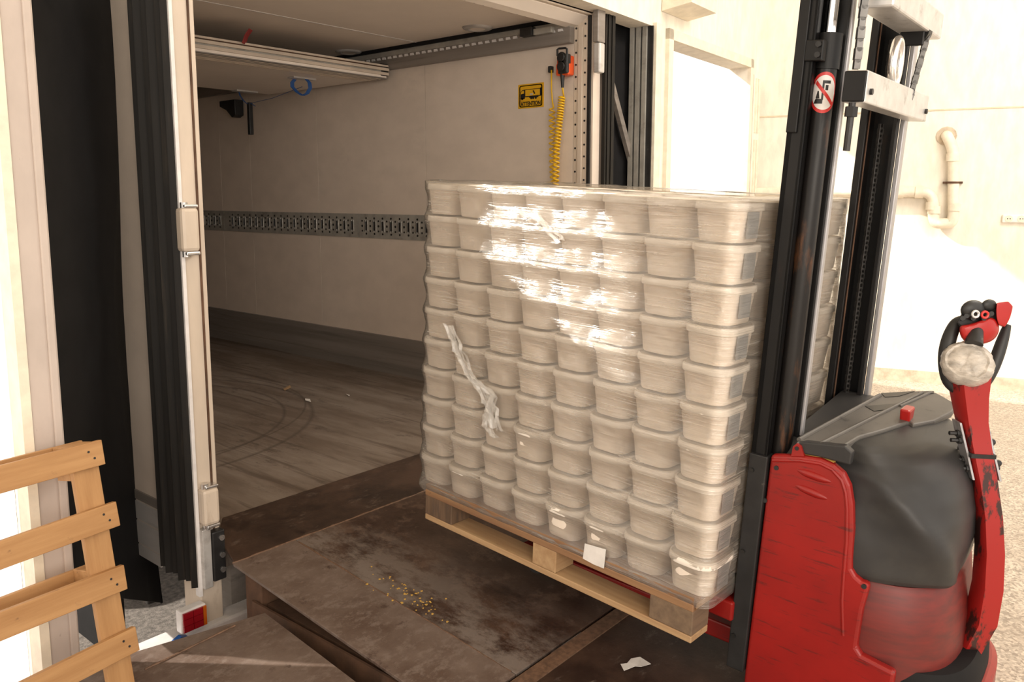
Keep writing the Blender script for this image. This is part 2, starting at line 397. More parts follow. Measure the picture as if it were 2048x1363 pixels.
# corner of the two walls
t = (DW0 - rw0).dot(dwn) / rwd.dot(dwn); corner = rw0 + rwd * t; cs = (MWi @ corner).x
CEIL = 4.6
bm = B()
def wpiece(s0, s1, z0, z1, bm=bm): box(bm, (s0, 0, z0), (s1, WT, z1), MW)
wpiece(-4.5, jl0 - 1.6, 0, CEIL); wpiece(jl0 - 1.6, jl0, 3.2, CEIL); wpiece(jl0, jr, HEAD, CEIL)
wpiece(jr, d0, 0, CEIL); wpiece(d0, d1, dtop, CEIL); wpiece(d1, cs + .2, 0, CEIL)
wd = st('wall_dock', bm, 'wall_cream')
bm = bx((-7.5, 0, -.02), (t + .25, .15, CEIL), MR); st('wall_right', bm, 'wall_cream')
# joints, ribs and stains of the wall panels
for i, px in enumerate((1560, 1575)):
    s = dwl(px, 200).x
z1 = rwl(1950, 217).z
st('trim_1', bx((-7.4, -.006, z1 - .006), (t, .0, z1 + .006), MR), 'wall_cream_dark')
st('baseboard_right', bx((-7.4, -.012, 0), (t, -.001, .10), MR), 'stain')
# door frame round the bright doorway and the folded door leaf beside it
bm = B(); box(bm, (d0 - .07, -.03, 0), (d0, .0, dtop + .07), MW); box(bm, (d0 - .07, -.03, dtop), (d1 + .06, .0, dtop + .07), MW); box(bm, (d1, -.03, 0), (d1 + .06, 0, dtop + .07), MW)
st('trim_2', bm, 'frame_cream')
e1 = min(dwl(1600, 250).x, cs - .05)
leaf = st('door_1', bx((d1 + .07, -.035, .02), (e1, -.004, dtop - .05), MW), 'wall_cream')
s_a, s_b = d1 + .07, e1
zs = [dtop - .05 - k * (dtop - .07) / 5 for k in range(6)]
for k in range(5):
    for a, b_ in ((s_a + .03, s_a + .03 + (s_b - s_a - .08) * .42), (s_a + .05 + (s_b - s_a - .08) * .42, s_b - .03)):
        obj('panel', bx((a, -.048, zs[k + 1] + .03), (b_, -.034, zs[k] - .03), MW), 'frame_cream', leaf)
# grey steel reveal of the dock opening, right side, and its cream edge profile
bm = B(); box(bm, (jr - .012, -.01, 0), (jr, WT, HEAD), MW); st('trim_3', bm, 'steel_dark')
bm = B()
for k in range(3): box(bm, (jr - .03 - .004 * k, .03 + .045 * k, 0), (jr - .012, .06 + .045 * k, HEAD), MW)
st('trim_4', bm, 'track_steel')
st('trim_5', bx((jr, -.03, 0), (jr + .09, 0, HEAD + .02), MW), 'frame_cream')
# left steel jamb
bm = B(); box(bm, (jl0, -.02, 0), (jl1, .1, 4.0), MW); box(bm, (jl0 + .06, -.028, 0), (jl0 + .085, -.019, 4.0), MW)
st('trim_6', bm, 'jamb_paint', bevel=.004)
st('trim_7', bx((jl0 - .03, -.03, 0), (jl0 - .002, .06, 4.0), MW), 'frame_cream')
# translucent strips hanging in the next doorway
cur = empty('strip_curtain', MW @ Matrix.Translation((jl0 - .8, .05, 0)), 'white translucent plastic strip curtain glowing with daylight beside the grey jamb', 'curtain')
for k in range(8):
    a = jl0 - .035 - k * .19
    bm = B(); pts = []
    for j in range(9):
        f = j / 8; pts.append((a - .2 * f, .05 + .018 * math.sin(f * math.pi) + (.012 if k % 2 else 0)))
    lo = [MW @ Vector((p[0], p[1], .02)) for p in pts]; hi = [MW @ Vector((p[0], p[1], 3.2)) for p in pts]
    A = ring(bm, lo); C_ = ring(bm, hi)
    for i in range(8): bm.faces.new((A[i], A[i + 1], C_[i + 1], C_[i]))
    obj('strip', bm, 'pvc_curtain', cur, smooth=True)

# floors: terrazzo hall floor round the leveller pit
LVX0, LVX1, LVY0, LVY1 = 1.60, 3.72, 1.60, 2.80
bm = B()
fy = 2.72
box(bm, (-6, -7, -.15), (9.5, .55, 0)); box(bm, (3.75, .55, -.15), (9.5, 2.86, 0)); box(bm, (4.6, 2.86, -.15), (9.5, 3.4, 0)); box(bm, (-6, .55, -.15), (.2, 2.62, 0))
st('floor', bm, 'terrazzo')
st('trim_8', bx((.2, .55, -.15), (3.75, LVY0 - .012, .0)), 'dock_dark')
# steel edge strips along the leveller pit
bm = B(); box(bm, (LVX0, LVY0 - .075, 0), (LVX1, LVY0 - .015, .005)); st('trim_9', bm, 'weld_bead')
# apron plate left of the leveller (its outline read off the photograph at floor height)
za = .03
ap = [hz(280, 1300, za), hz(530, 1225, za), hz(712, 1363, za)]
ap += [Vector((ap[2].x - .02, LVY0 - .012, za)), Vector((.2, LVY0 - .012, za)), Vector((.2, ap[0].y + .22, za))]
bm = B(); prism(bm, ap, (0, 0, -.03)); st('trim_10', bm, 'plate_grey')
bm = B(); prism(bm, [p + Vector((0, -.03, -.03)) for p in ap], (0, 0, -1.1)); st('wall_pit', bm, 'rust_brown')
tube_pts = [hz(290, 1338, za + .002), hz(470, 1250, za + .002)]
bm = B(); tube(bm, tube_pts, .004, 6); st('trim_11', bm, 'weld_bead')
# ground outside
bm = B(); box(bm, (-30, 1.2, -1.3), (30, 45, -1.2)); st('ground_outside', bm, 'gravel')
# roof over the hall
st('ceiling', bx((-5, -2.5, CEIL), (9.5, 3.6, CEIL + .15)), 'wall_cream')

# ---------------------------------------------------------------- pipes, socket, lamp box on the walls
def R3(x, y, off): p = rwl(x, y); return MR @ Vector((p.x, -off, p.z))
pr = .042
pipe = empty('drain_pipe', R3(1880, 455, .0), 'cream plastic drain pipe with U-bend on the stained cream wall', 'pipe')
def bend(p, q, r_, n=6):
    return [p.lerp(q, k / n) for k in range(n + 1)]
p1, p2, p3, p4, p5, p6 = R3(1700, 384, .06), R3(1866, 384, .06), R3(1866, 446, .06), R3(1906, 446, .06), R3(1906, 300, .06), R3(1893, 272, .06)
def rounded(pts, r_, n=6):
    out = [pts[0]]
    for a, b_, c in zip(pts, pts[1:], pts[2:]):
        d1_ = (a - b_).normalized() * min(r_, (a - b_).length * .48); d2_ = (c - b_).normalized() * min(r_, (c - b_).length * .48)
        for k in range(n + 1):
            f = k / n; out.append((b_ + d1_) * (1 - f) ** 2 + b_ * 2 * f * (1 - f) + (b_ + d2_) * f * f)
    out.append(pts[-1]); return out
far = MR @ Vector((t - .02, -.06, p1.z)); 
bm = B(); tube(bm, rounded([far, p2, p3, p3.lerp(p4, .5)], .09), pr, 14); obj('pipe_run', bm, 'pvc_pipe', pipe, smooth=True)
bm = B(); tube(bm, rounded([p3.lerp(p4, .5), p4, p5, p6, R3(1893, 272, .004)], .09), pr, 14); obj('pipe_riser', bm, 'pvc_pipe', pipe, smooth=True)
for p, d in ((p2 + Vector((0, 0, -.11)), UZ), (p3 + Vector((0, 0, .11)), UZ), (p4 + Vector((0, 0, .13)), UZ), (p5 + Vector((0, 0, -.06)), UZ), (R3(1800, 384, .06), (p2 - p1).normalized()), (R3(1838, 384, .06), (p2 - p1).normalized())):
    bm = B(); cyl(bm, p - d * .03, p + d * .03, pr + .008, 16); obj('collar', bm, 'pvc_pipe', pipe, smooth=True)
for q in (R3(1905, 365, .06),):
    bm = B(); cyl(bm, q - UZ * .008, q + UZ * .008, pr + .006, 16); box(bm, (-.07, .0, -.008), (.07, .06, .008), Matrix.Translation(q) @ MR.to_3x3().to_4x4()); obj('pipe_clip', bm, 'rust_brown', pipe)
bm = B(); cyl(bm, R3(1893, 272, .001), R3(1893, 272, .012), .075, 12); obj('wall_hole_ring', bm, 'stain', pipe)
sk = rwl(2030, 437); soc = empty('wall_socket', MR @ Vector((sk.x, -.001, sk.z)), 'white triple power socket strip on the cream wall', 'socket')
bm = B(); box(bm, (sk.x - .18, -.03, sk.z - .032), (sk.x + .09, 0, sk.z + .032), MR); obj('casing', bm, 'socket_white', soc, bevel=.008)
for k in range(3):
    c = MR @ Vector((sk.x + .045 - k * .085, -.03, sk.z)); bm = B(); cyl(bm, c + rwn * -.002, c + rwn * .004, .027, 16); o = obj('outlet', bm, 'frame_cream', soc)
    for e in (-.009, .009):
        bm = B(); cyl(bm, c + rwd * e + rwn * .003, c + rwd * e + rwn * .0055, .004, 8); obj('pin_hole', bm, 'ink_black', o)
# sheet-metal cover over the doorway head
q0, q1 = dwl(1322, 22), dwl(1420, 4)
bm = B(); prism(bm, [MW @ Vector((q0.x, -.004, q0.z)), MW @ Vector((q0.x + .03, -.004, q0.z + .3)), MW @ Vector((q0.x + .03, -.22, q0.z + .3)), MW @ Vector((q0.x, -.22, q0.z + .03))], dwx * .42)
obj('lamp_housing', bm, 'frame_cream', label='cream sheet-metal box fixed high on the wall over the bright doorway', cat='lamp housing')

# ================================================================ TRAILER
ZT = .13; XR = 4.344; XL = 1.68; YR = 3.02; ZC = 2.66; YE = 13.0
def rw(x, y): return pl(x, y, (XR, 0, 0), (1, 0, 0))
def ry(x, y, yy=YR): return pl(x, y, (0, yy, 0), (0, 1, 0))
tr = empty('semi_trailer', Vector((3.0, YR, -1.2)), 'white refrigerated semi-trailer backed up to the loading dock with open doors', 'trailer')
obj('cargo_floor', bx((XL - .02, YR, ZT - .12), (XR, YE, ZT)), 'trailer_floor', tr)
obj('side_wall', bx((1.62, YR + .1, .0), (XL, YE, 2.78)), 'trailer_white', tr, label='left insulated side wall')
obj('front_wall', bx((XL, YE, 0), (XR, YE + .1, 2.78)), 'trailer_white', tr)
wall = obj('side_wall', bx((XR + .012, YR + .1, .0), (XR + .09, YE, 2.78)), 'trailer_white', tr, label='right insulated side wall')
seams = [YR + .13, rw(851, 250).y, rw(635, 300).y, rw(500, 300).y, rw(440, 300).y, YE]
for a, b_ in zip(seams, seams[1:]):
    obj('wall_panel', bx((XR, a + .003, ZT + .3), (XR + .012, b_ - .003, 2.52)), 'trailer_white', wall)
obj('roof', bx((XL, YR, ZC + .01), (XR + .09, YE, 2.82)), 'trailer_ceiling', tr)
roof_seams = [YR + .16, hz(850, 88, ZC).y, 6.0, 7.8, 9.6, 11.4, YE]
roof = [o for o in tr.children if o.name.startswith('roof')][0]
for a, b_ in zip(roof_seams, roof_seams[1:]):
    obj('roof_panel', bx((XL, a + .003, ZC), (XR - .05, b_ - .003, ZC + .012)), 'trailer_ceiling', roof)
yq = hz(850, 88, ZC).y
obj('roof_seam', bx((XL, yq - .006, ZC - .002), (XR - .06, yq + .006, ZC + .004)), 'bumper_white', roof)
# kick plate with grooves
kp = obj('kick_plate', bx((XR - .018, YR + .13, ZT), (XR, YE, ZT + .30)), 'kick_alloy', tr)
for z in (.045, .075, .21, .255):
    obj('groove_ridge', bx((XR - .022, YR + .13, ZT + z), (XR - .018, YE, ZT + z + .008)), 'kick_alloy', kp)
obj('kick_cap', bx((XR - .024, YR + .13, ZT + .292), (XR, YE, ZT + .305)), 'kick_alloy', kp)
# lashing track
tz0, tz1 = 1.215, 1.408
tk_ys = [YR + .2, rw(719, 450).y, rw(451, 450).y, rw(451, 450).y + 2.6, YE]
slot_me = None
for i, (a, b_) in enumerate(zip(tk_ys, tk_ys[1:])):
    tp = obj('lashing_track', bx((XR - .010, a + .004, tz0), (XR, b_ - .004, tz1)), 'track_steel', tr)
    bm = B(); box(bm, (-.011 + .0, -.010, -.036), (.0, .010, .036)); sm = meshof(bm, 'ink_black', 'slot') if slot_me is None else slot_me
    if slot_me is None:
        slot_me = sm
        bm = B(); box(bm, (-.014, -.018, -.045), (-.010, -.010, .045)); box(bm, (-.014, .010, -.045), (-.010, .018, .045)); rim_me = meshof(bm, 'steel_bright', 'slot_rim')
        bm = B()
        for s_ in (-1, 1): 
            cyl(bm, (-.0125, 0, s_ * .062), (-.010, 0, s_ * .062), .009, 8); cyl(bm, (-.0125, .05, s_ * .04), (-.010, .05, s_ * .04), .008, 8)
        cyl(bm, (-.0125, .05, 0), (-.010, .05, 0), .010, 8)
        hole_me = meshof(bm, 'ink_black', 'track_holes')
    y = a + .08
    while y < b_ - .08 and y < 8.6:
        c = Matrix.Translation((XR, y, (tz0 + tz1) / 2))
        so = copy_piece(slot_me, 'slot', tp, c @ Matrix.Translation((-.001, 0, 0))); copy_piece(rim_me, 'slot_rim', tp, c)
        h = copy_piece(hole_me, 'track_holes', tp, c); h['kind'] = 'stuff'
        y += .1
# toothed upper rail
ur = obj('upper_rail', bx((XR - .05, YR + .13, 2.505), (XR, YE, 2.60)), 'kick_alloy', tr)
obj('rail_channel', bx((XR - .055, YR + .13, 2.60), (XR, YE, 2.635)), 'track_steel', ur)
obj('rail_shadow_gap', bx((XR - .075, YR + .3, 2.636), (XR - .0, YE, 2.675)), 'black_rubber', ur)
bm = B(); prism(bm, [(-.008, -.02, 0), (-.008, .016, 0), (-.002, .022, .018), (-.002, -.012, .018)], (.008, 0, 0)); tooth = meshof(bm, 'bumper_white', 'rail_tooth')
y = YR + .2; k = 0
while y < 6.6: copy_piece(tooth, 'rail_tooth', ur, Matrix.Translation((XR - .051, y, 2.578))); y += .062
q = rw(1070, 70); bm = B(); box(bm, (XR - .10, q.y - .05, q.z - .02), (XR - .05, q.y + .05, q.z + .035)); obj('rail_stop', bm, 'steel_dark', ur, bevel=.006)
bm = B(); box(bm, (XR - .085, q.y - .2, q.z - .02), (XR - .05, q.y - .05, q.z + .02)); obj('rail_carriage', bm, 'track_steel', ur, bevel=.006)
# recessed ceiling lamps
for px in ((955, 55), (697, 103)):
    c = hz(*px, ZC)
    lp = obj('roof_lamp', None, None, tr, mesh=None) if False else None
    bm = B(); prof = [(.0, -.006), (.055, -.008), (.062, -.014), (.085, -.014), (.098, -.008), (.102, 0), (0, 0)]
    rings = [[c + Vector((r_ * math.cos(2 * math.pi * j / 24), r_ * math.sin(2 * math.pi * j / 24), z)) for j in range(24)] for r_, z in prof[1:-1]]
    loft(bm, rings, True, True); lp = obj('roof_lamp', bm, 'alloy', tr, smooth=True)
    bm = B(); cyl(bm, c - UZ * .012, c - UZ * .006, .05, 20); obj('lamp_lens', bm, 'trailer_ceiling', lp)
# rear frame: right post
po = obj('rear_post', bx((XR, YR + .025, -.1), (XR + .10, YR + .13, 2.80)), 'trailer_frame', tr, label='right rear post with two rows of rivets')
obj('post_lip', bx((XR - .012, YR + .06, ZT), (XR, YR + .095, 2.60)), 'trailer_frame', po, bevel=.004)
bm = B(); cyl(bm, (-.004, 0, 0), (0.002, 0, 0), .0065, 8); rv = meshof(bm, 'steel_dark', 'rivet')
z = .3
while z < 2.6:
    copy_piece(rv, 'rivet', po, Matrix.Translation((XR, YR + .115, z))); copy_piece(rv, 'rivet', po, Matrix.Translation((XR - .0, YR + .045, z + .02))); z += .074
obj('door_gasket', bx((XR - .004, YR + .004, -.05), (XR + .03, YR + .026, 2.72)), 'steel_dark', po)
obj('post_face', bx((XR + .01, YR - .01, -.1), (XR + .085, YR + .01, 2.80)), 'trailer_white', po)
# header
hd = obj('rear_header', bx((XL - .1, YR + .0, 2.66), (XR + .09, YR + .14, 2.86)), 'trailer_frame', tr)
bm = B(); prof = [(YR + .03, 2.70), (YR + .03, 2.655), (YR + .10, 2.61), (YR + .16, 2.60), (YR + .24, 2.63), (YR + .24, 2.70)]
loft(bm, [[(XL, y, z) for y, z in prof], [(XR + .0, y, z) for y, z in prof]]); obj('header_cove', bm, 'trailer_ceiling', hd, smooth=False)
x = XL + .1
while x < XR - .05: copy_piece(rv, 'rivet', hd, Matrix.Translation((x, YR + .21, 2.619)) @ Matrix.Rotation(rad(90), 4, 'Y')); x += .075
# left post, its bright edge, hinges
lx1 = XL; lx0 = ry(356, 500, 2.98).x
bm = B(); box(bm, (lx0 + .02, 2.985, -.32), (lx1, 3.12, 2.80)); lp = obj('rear_post', bm, 'trailer_frame', tr, label='left rear post with door hinges', bevel=.006)
obj('post_edge', bx((lx0 + .008, 2.97, -.05), (lx0 + .022, 3.0, 2.80)), 'bumper_white', lp)
obj('post_groove', bx((lx1 - .03, 2.980, .0), (lx1 - .022, 2.986, 2.8)), 'rust_brown', lp)
def hinge(y0, y1, px):
    a, b_ = ry(px, y1, 2.95), ry(px, y0, 2.95)
    bm = B(); box(bm, (a.x - .036, 2.935, a.z), (a.x + .036, 2.99, b_.z)); h = obj('hinge', bm, 'trailer_frame', lp, bevel=.014)
    for z0, z1_ in ((b_.z, b_.z + .012), (a.z - .014, a.z)):
        bm = B(); box(bm, (a.x - .02, 2.94, z0), (a.x + .036, 2.985, z1_)); obj('hinge_cap', bm, 'steel_bright', h, bevel=.004)
    bm = B(); cyl(bm, (a.x - .012, 2.962, a.z - .02), (a.x - .012, 2.962, b_.z + .02), .014, 12); obj('hinge_pin', bm, 'steel_bright', h)
hinge(415, 503, 381); hinge(975, 1048, 422)
a = ry(430, 1160, 2.96); b_ = ry(425, 1062, 2.96)
bm = B(); box(bm, (a.x - .01, 2.945, a.z), (a.x + .045, 2.985, b_.z)); hb = obj('latch_bracket', bm, 'steel_dark', lp, bevel=.005)
for f in (.2, .5, .85):
    c = a.lerp(b_, f); bm = B(); cyl(bm, (a.x + .03, 2.94, c.z), (a.x + .03, 2.947, c.z), .012, 10); obj('bolt', bm, 'steel_bright', hb)
bm = B(); box(bm, (a.x - .05, 2.95, a.z - .02), (a.x - .012, 2.985, b_.z + .02)); obj('latch_keeper', bm, 'alloy', lp, bevel=.004)
# open left door, folded back along the trailer side: pale inner skin, ribbed black seal at the hinge edge
DX = 1.585
bm = B(); box(bm, (DX, 3.0, .0), (DX + .04, 4.25, 2.74)); dl = obj('rear_door', bm, 'trailer_white', tr, label='left rear door folded open')
def dxp(px, py): return pl(px, py, (DX, 0, 0), (1, 0, 0))
ys0, ys1 = dxp(292, 500).y, 2.965
nr = 6
for k in range(nr):
    ya, yb = ys0 + (ys1 - ys0) * k / nr, ys0 + (ys1 - ys0) * (k + .86) / nr
    bm = B(); zb = .0 - .012 * (k % 2); rings = []
    for z in (zb, 2.74):
        rings.append([Vector((DX - .0, ya, z)), Vector((DX - .012, ya + (yb - ya) * .15, z)), Vector((DX - .028 - .006 * (k % 2), (ya + yb) / 2, z)), Vector((DX - .012, ya + (yb - ya) * .85, z)), Vector((DX, yb, z))])
    loft(bm, rings); obj('seal_rib', bm, 'seal_rubber', dl, smooth=True)
obj('seal_edge', bx((DX - .006, ys0 + .002, 0), (DX, ys0 + .014, 2.74)), 'steel_bright', dl)
zb0 = dxp(320, 1000).z; zb1 = dxp(330, 1130).z
for i, (a, b_, m_) in enumerate(((zb0 - .04, zb0, 'kick_alloy'), (zb0 - .13, zb0 - .05, 'alloy'), (zb0 - .24, zb0 - .14, 'alloy'), (zb0 - .30, zb0 - .25, 'alloy'))):
    obj('door_sill_plate', bx((DX - .008, ys0 + .016, a), (DX, 4.2, b_)), m_, dl)
# right door, only its seal edge shows behind the dock shelter
bm = B(); box(bm, (XR + .14, 3.0, .0), (XR + .19, 4.25, 2.74)); d2 = obj('rear_door', bm, 'trailer_white', tr, label='right rear door folded open')
for k in range(5):
    obj('seal_rib', bx((XR + .095 + .022 * k, 2.975 - .005 * (k % 2), 0), (XR + .112 + .022 * k, 3.0, 2.74)), 'seal_rubber', d2)
hy = 2.955
a, b_ = ry(1199, 146, hy), ry(1199, 86, hy)
bm = B(); box(bm, (a.x - .03, hy - .02, a.z), (a.x + .03, hy + .03, b_.z)); h2 = obj('hinge', bm, 'alloy', d2, bevel=.01)
bm = B(); box(bm, (a.x - .036, hy - .01, b_.z + .004), (a.x + .045, hy + .03, b_.z + .28)); obj('hinge_cover', bm, 'kick_alloy', h2, bevel=.006)
# chassis, bumper, tail lamp
obj('chassis_beam', bx((1.75, YR + .02, -.36), (XR, YR + .16, .0)), 'kick_alloy', tr)
for xx in (2.2, 3.6): obj('chassis_rail', bx((xx, YR + .2, -.6), (xx + .14, 9, -.05)), 'steel_dark', tr)
c0, c1 = ry(352, 1275, 2.93), ry(412, 1205, 2.93)
tl = obj('tail_lamp', bx((c0.x + .025, 2.93, c0.z), (c1.x, 2.975, c1.z)), 'bumper_white', tr, bevel=.006)
c0.x += .025; wx = c1.x - c0.x; hz_ = c1.z - c0.z
for i in range(2):
    for j in range(3):
        obj('lens', bx((c0.x + .006 + i * (wx * .40), 2.922, c0.z + .007 + j * (hz_ - .012) / 3), (c0.x + .004 + (i + 1) * (wx * .40), 2.931, c0.z + .005 + (j + 1) * (hz_ - .012) / 3)), 'tail_red', tl)
obj('lens', bx((c0.x + wx * .83, 2.922, c0.z + .007), (c1.x - .003, 2.931, c1.z - .007)), 'tail_orange', tl)
c = ry(345, 1285, 2.97); obj('bumper', bx((c.x - .16, 2.95, c.z - .10), (c.x + .5, 3.05, c.z + .015)), 'bumper_white', tr, bevel=.01)
bm = B(); cc = ry(362, 1290, 2.935); cyl(bm, (cc.x, 2.925, cc.z), (cc.x, 2.95, cc.z), .04, 8); obj('reflector', bm, 'plate_blue', tr)
for yy in (6.5, 7.8):
    for xx in (1.75, 3.95):
        bm = B(); cyl(bm, (xx, yy, -.72), (xx + .32, yy, -.72), .48, 24); wl = obj('wheel', bm, 'black_rubber', tr, smooth=True)
        bm = B(); cyl(bm, (xx - .01, yy, -.72), (xx + .02, yy, -.72), .26, 18); obj('rim', bm, 'alloy', wl)
bm = B(); box(bm, (1.75, 4.2, -.9), (1.80, 4.9, -.35)); obj('mud_guard', bm, 'black_rubber', tr)

# folded partition hanging below the roof
y0p, zp = hz(385, 125, 2.42).y, 2.43
pa, pb = pl(760, 150, (4.18, 0, 0), (1, 0, 0)), None
yA = hz(760, 148, 2.46).y
bh = empty('folding_partition', Vector((3.0, yA + .5, 2.4)), 'pale insulated partition folded up flat beneath the trailer roof', 'partition')
yB = yA + 1.55
obj('panel', bx((XL + .04, yA, 2.435), (XR - .07, yB, 2.455)), 'trailer_ceiling', bh)
for i, (z0, z1_, dy, m_) in enumerate(((2.455, 2.475, -.018, 'trailer_frame'), (2.475, 2.487, -.006, 'track_steel'), (2.487, 2.507, -.022, 'trailer_frame'), (2.507, 2.517, -.004, 'rust_brown'), (2.517, 2.53, -.015, 'trailer_frame'), (2.43, 2.437, -.004, 'kick_alloy'))):
    obj('edge_profile', bx((XL + .04, yA + dy, z0), (XR - .06, yA + .12, z1_)), m_, bh)
for k in range(5):
    obj('under_rib', bx((XL + .04, yA + .03 + k * .045, 2.428), (XR - .1, yA + .045 + k * .045, 2.436)), 'trailer_frame', bh)
obj('roller_carriage', bx((XR - .13, yA - .01, 2.45), (XR - .055, yA + .12, 2.54)), 'steel_dark', bh, bevel=.01)
q = hz(420, 208, 2.38); bm = B(); prism(bm, [(XR - .10, q.y - .12, 2.43), (XR - .10, q.y + .14, 2.43), (XR - .10, q.y + .14, 2.38), (XR - .10, q.y + .03, 2.34), (XR - .10, q.y - .06, 2.27), (XR - .10, q.y - .12, 2.29)], (.09, 0, 0)); obj('wall_bracket', bm, 'steel_dark', bh, bevel=.005)
def strip(pts, wv, th, mat, name, parent):
    """ribbon following pts, width vector wv"""
    bm = B(); wv = Vector(wv); rings = []
    for i, p in enumerate(pts):
        d = (pts[min(i + 1, len(pts) - 1)] - pts[max(i - 1, 0)]).normalized(); nn = d.cross(wv).normalized() * th
        rings.append([p - wv - nn, p + wv - nn, p + wv + nn, p - wv + nn])
    loft(bm, rings); return obj(name, bm, mat, parent, smooth=True)
# straps hanging through slots in the partition
c = hz(604, 157, 2.43); cz = 2.435
loop = [c + RT * x + UZ * z for x, z in ((-.05, 0), (-.075, -.03), (-.075, -.06), (-.04, -.10), (.0, -.125), (.035, -.11), (.06, -.07), (.055, -.03), (.03, 0))]
strip(loop, (fh * .7 + RT * .7) * .016, .0015, 'strap_blue', 'strap', bh)
c2 = hz(490, 183, 2.43)
strip([c2 + RT * x + UZ * z for x, z in ((-.05, 0), (-.045, -.03), (-.02, -.07), (.01, -.10), (.05, -.10), (.08, -.12))], fh * .018, .0015, 'strap_blue', 'strap', bh)
strip([c2 + RT * .03 - UZ * .10, c2.lerp(c, .5) - UZ * .10, c - UZ * .06], fh * .006, .001, 'strap_blue', 'strap', bh)
bm = B(); g = c2 + RT * .035; box(bm, (g.x - .018, g.y - .018, g.z - .36), (g.x + .018, g.y + .018, g.z - .09)); obj('pull_handle', bm, 'steel_dark', bh, bevel=.004)
for cc in (c, c2): obj('slot_cover', bx((cc.x - .10, cc.y - .04, 2.424), (cc.x + .10, cc.y + .04, 2.436)), 'alloy', bh)
q = hz(487, 78, 2.55); bm = B(); bm2 = strip([q - UZ * .03, q + RT * .02 + UZ * .02, q + RT * .05 + UZ * .06], fh * .03, .003, 'strap_red', 'strap', bh); bm.free()

# warning sign on the trailer wall
def SG(a, b_): return sT + sx * a + sy * b_
s00, s10, s01 = rw(1037, 170), rw(1088, 164), rw(1037, 218)
sT = s00; sx = Vector((0, -1, 0)) * abs((s10 - s00).y); sy = Vector((0, 0, -1)) * abs((s01 - s00).z); sn = Vector((-1, 0, 0))
sg = obj('warning_sign', None, None, mesh=None) if False else None
sgE = empty('warning_sign', SG(.5, 1.0), 'yellow attention sign with a lorry pictogram on the trailer wall', 'sign')
bm = B(); prism(bm, [SG(0, 0), SG(1, 0), SG(1, 1), SG(0, 1)], sn * .003); obj('plate', bm, 'sign_yellow', sgE)
def sgpoly(name, pts, mat, h=.0012, base=.003, parent=None):
    bm = B(); prism(bm, [SG(a, b_) + sn * base for a, b_ in pts], sn * h); return obj(name, bm, mat, parent or sgE)
def rr2(x0, y0, x1, y1, r, n=4):
    return [(px, py) for px, py in rrect(x1 - x0, y1 - y0, r, n, (x0 + x1) / 2, (y0 + y1) / 2)]
o_, i_ = rr2(.05, .05, .95, .95, .08), rr2(.085, .085, .915, .915, .06)
bm = B(); ro = ring(bm, [SG(*p) + sn * .004 for p in o_]); ri = ring(bm, [SG(*p) + sn * .004 for p in i_]); bridge(bm, ro, ri); bmesh.ops.solidify(bm, geom=bm.faces[:], thickness=.001)
obj('border', bm, 'ink_black', sgE)
def rect(x0, y0, x1, y1): return [(x0, y0), (x1, y0), (x1, y1), (x0, y1)]
for pts in ([(.10, .32), (.16, .24), (.27, .22), (.27, .60), (.10, .62)], rect(.27, .22, .88, .245), rect(.27, .50, .88, .54), rect(.27, .22, .285, .52), rect(.86, .2, .89, .54), rect(.44, .54, .80, .58), [(.57, .30), (.62, .28), (.68, .42), (.64, .44)], [(.88, .22), (.93, .18), (.93, .5), (.88, .54)]):
    sgpoly('lorry_shape', pts, 'ink_black')
sgpoly('lorry_window', [(.125, .33), (.175, .27), (.24, .265), (.24, .38), (.12, .40)], 'sign_yellow', base=.0045)
sgpoly('load_shape', rect(.47, .40, .58, .47), 'bar_silver')
for cx in (.17, .52, .60, .70): sgpoly('lorry_wheel', [(cx + .04 * math.cos(rad(a)), .60 + .045 * math.sin(rad(a))) for a in range(0, 360, 30)], 'ink_black')
def text_mesh(txt, M, mat, name, parent, size, thick=.0006, off=.012):
    cu = bpy.data.curves.new(name, 'FONT'); cu.body = txt; cu.size = size; cu.align_x = 'CENTER'; cu.extrude = thick; cu.offset = off * size
    to = bpy.data.objects.new(name, cu); COL.objects.link(to)
    dg = bpy.context.evaluated_depsgraph_get(); me = bpy.data.meshes.new_from_object(to.evaluated_get(dg)); bpy.data.objects.remove(to)
    me.materials.clear(); me.materials.append(MATS[mat]); return obj(name, None, None, parent, mesh=me, M=M)
Mt = Matrix((Vector((0, -1, 0)), UZ, sn)).transposed().to_4x4(); Mt.translation = SG(.5, .89) + sn * .004
wt = text_mesh('ATTENTION', Mt, 'ink_black', 'lettering', sgE, .042, .0006, .032)
dw_ = max(v.co.x for v in wt.data.vertices) - min(v.co.x for v in wt.data.vertices); f = .78 * sx.length / dw_
wt.data.transform(Matrix.Diagonal((f, .17 * sy.length / .031, 1, 1)))

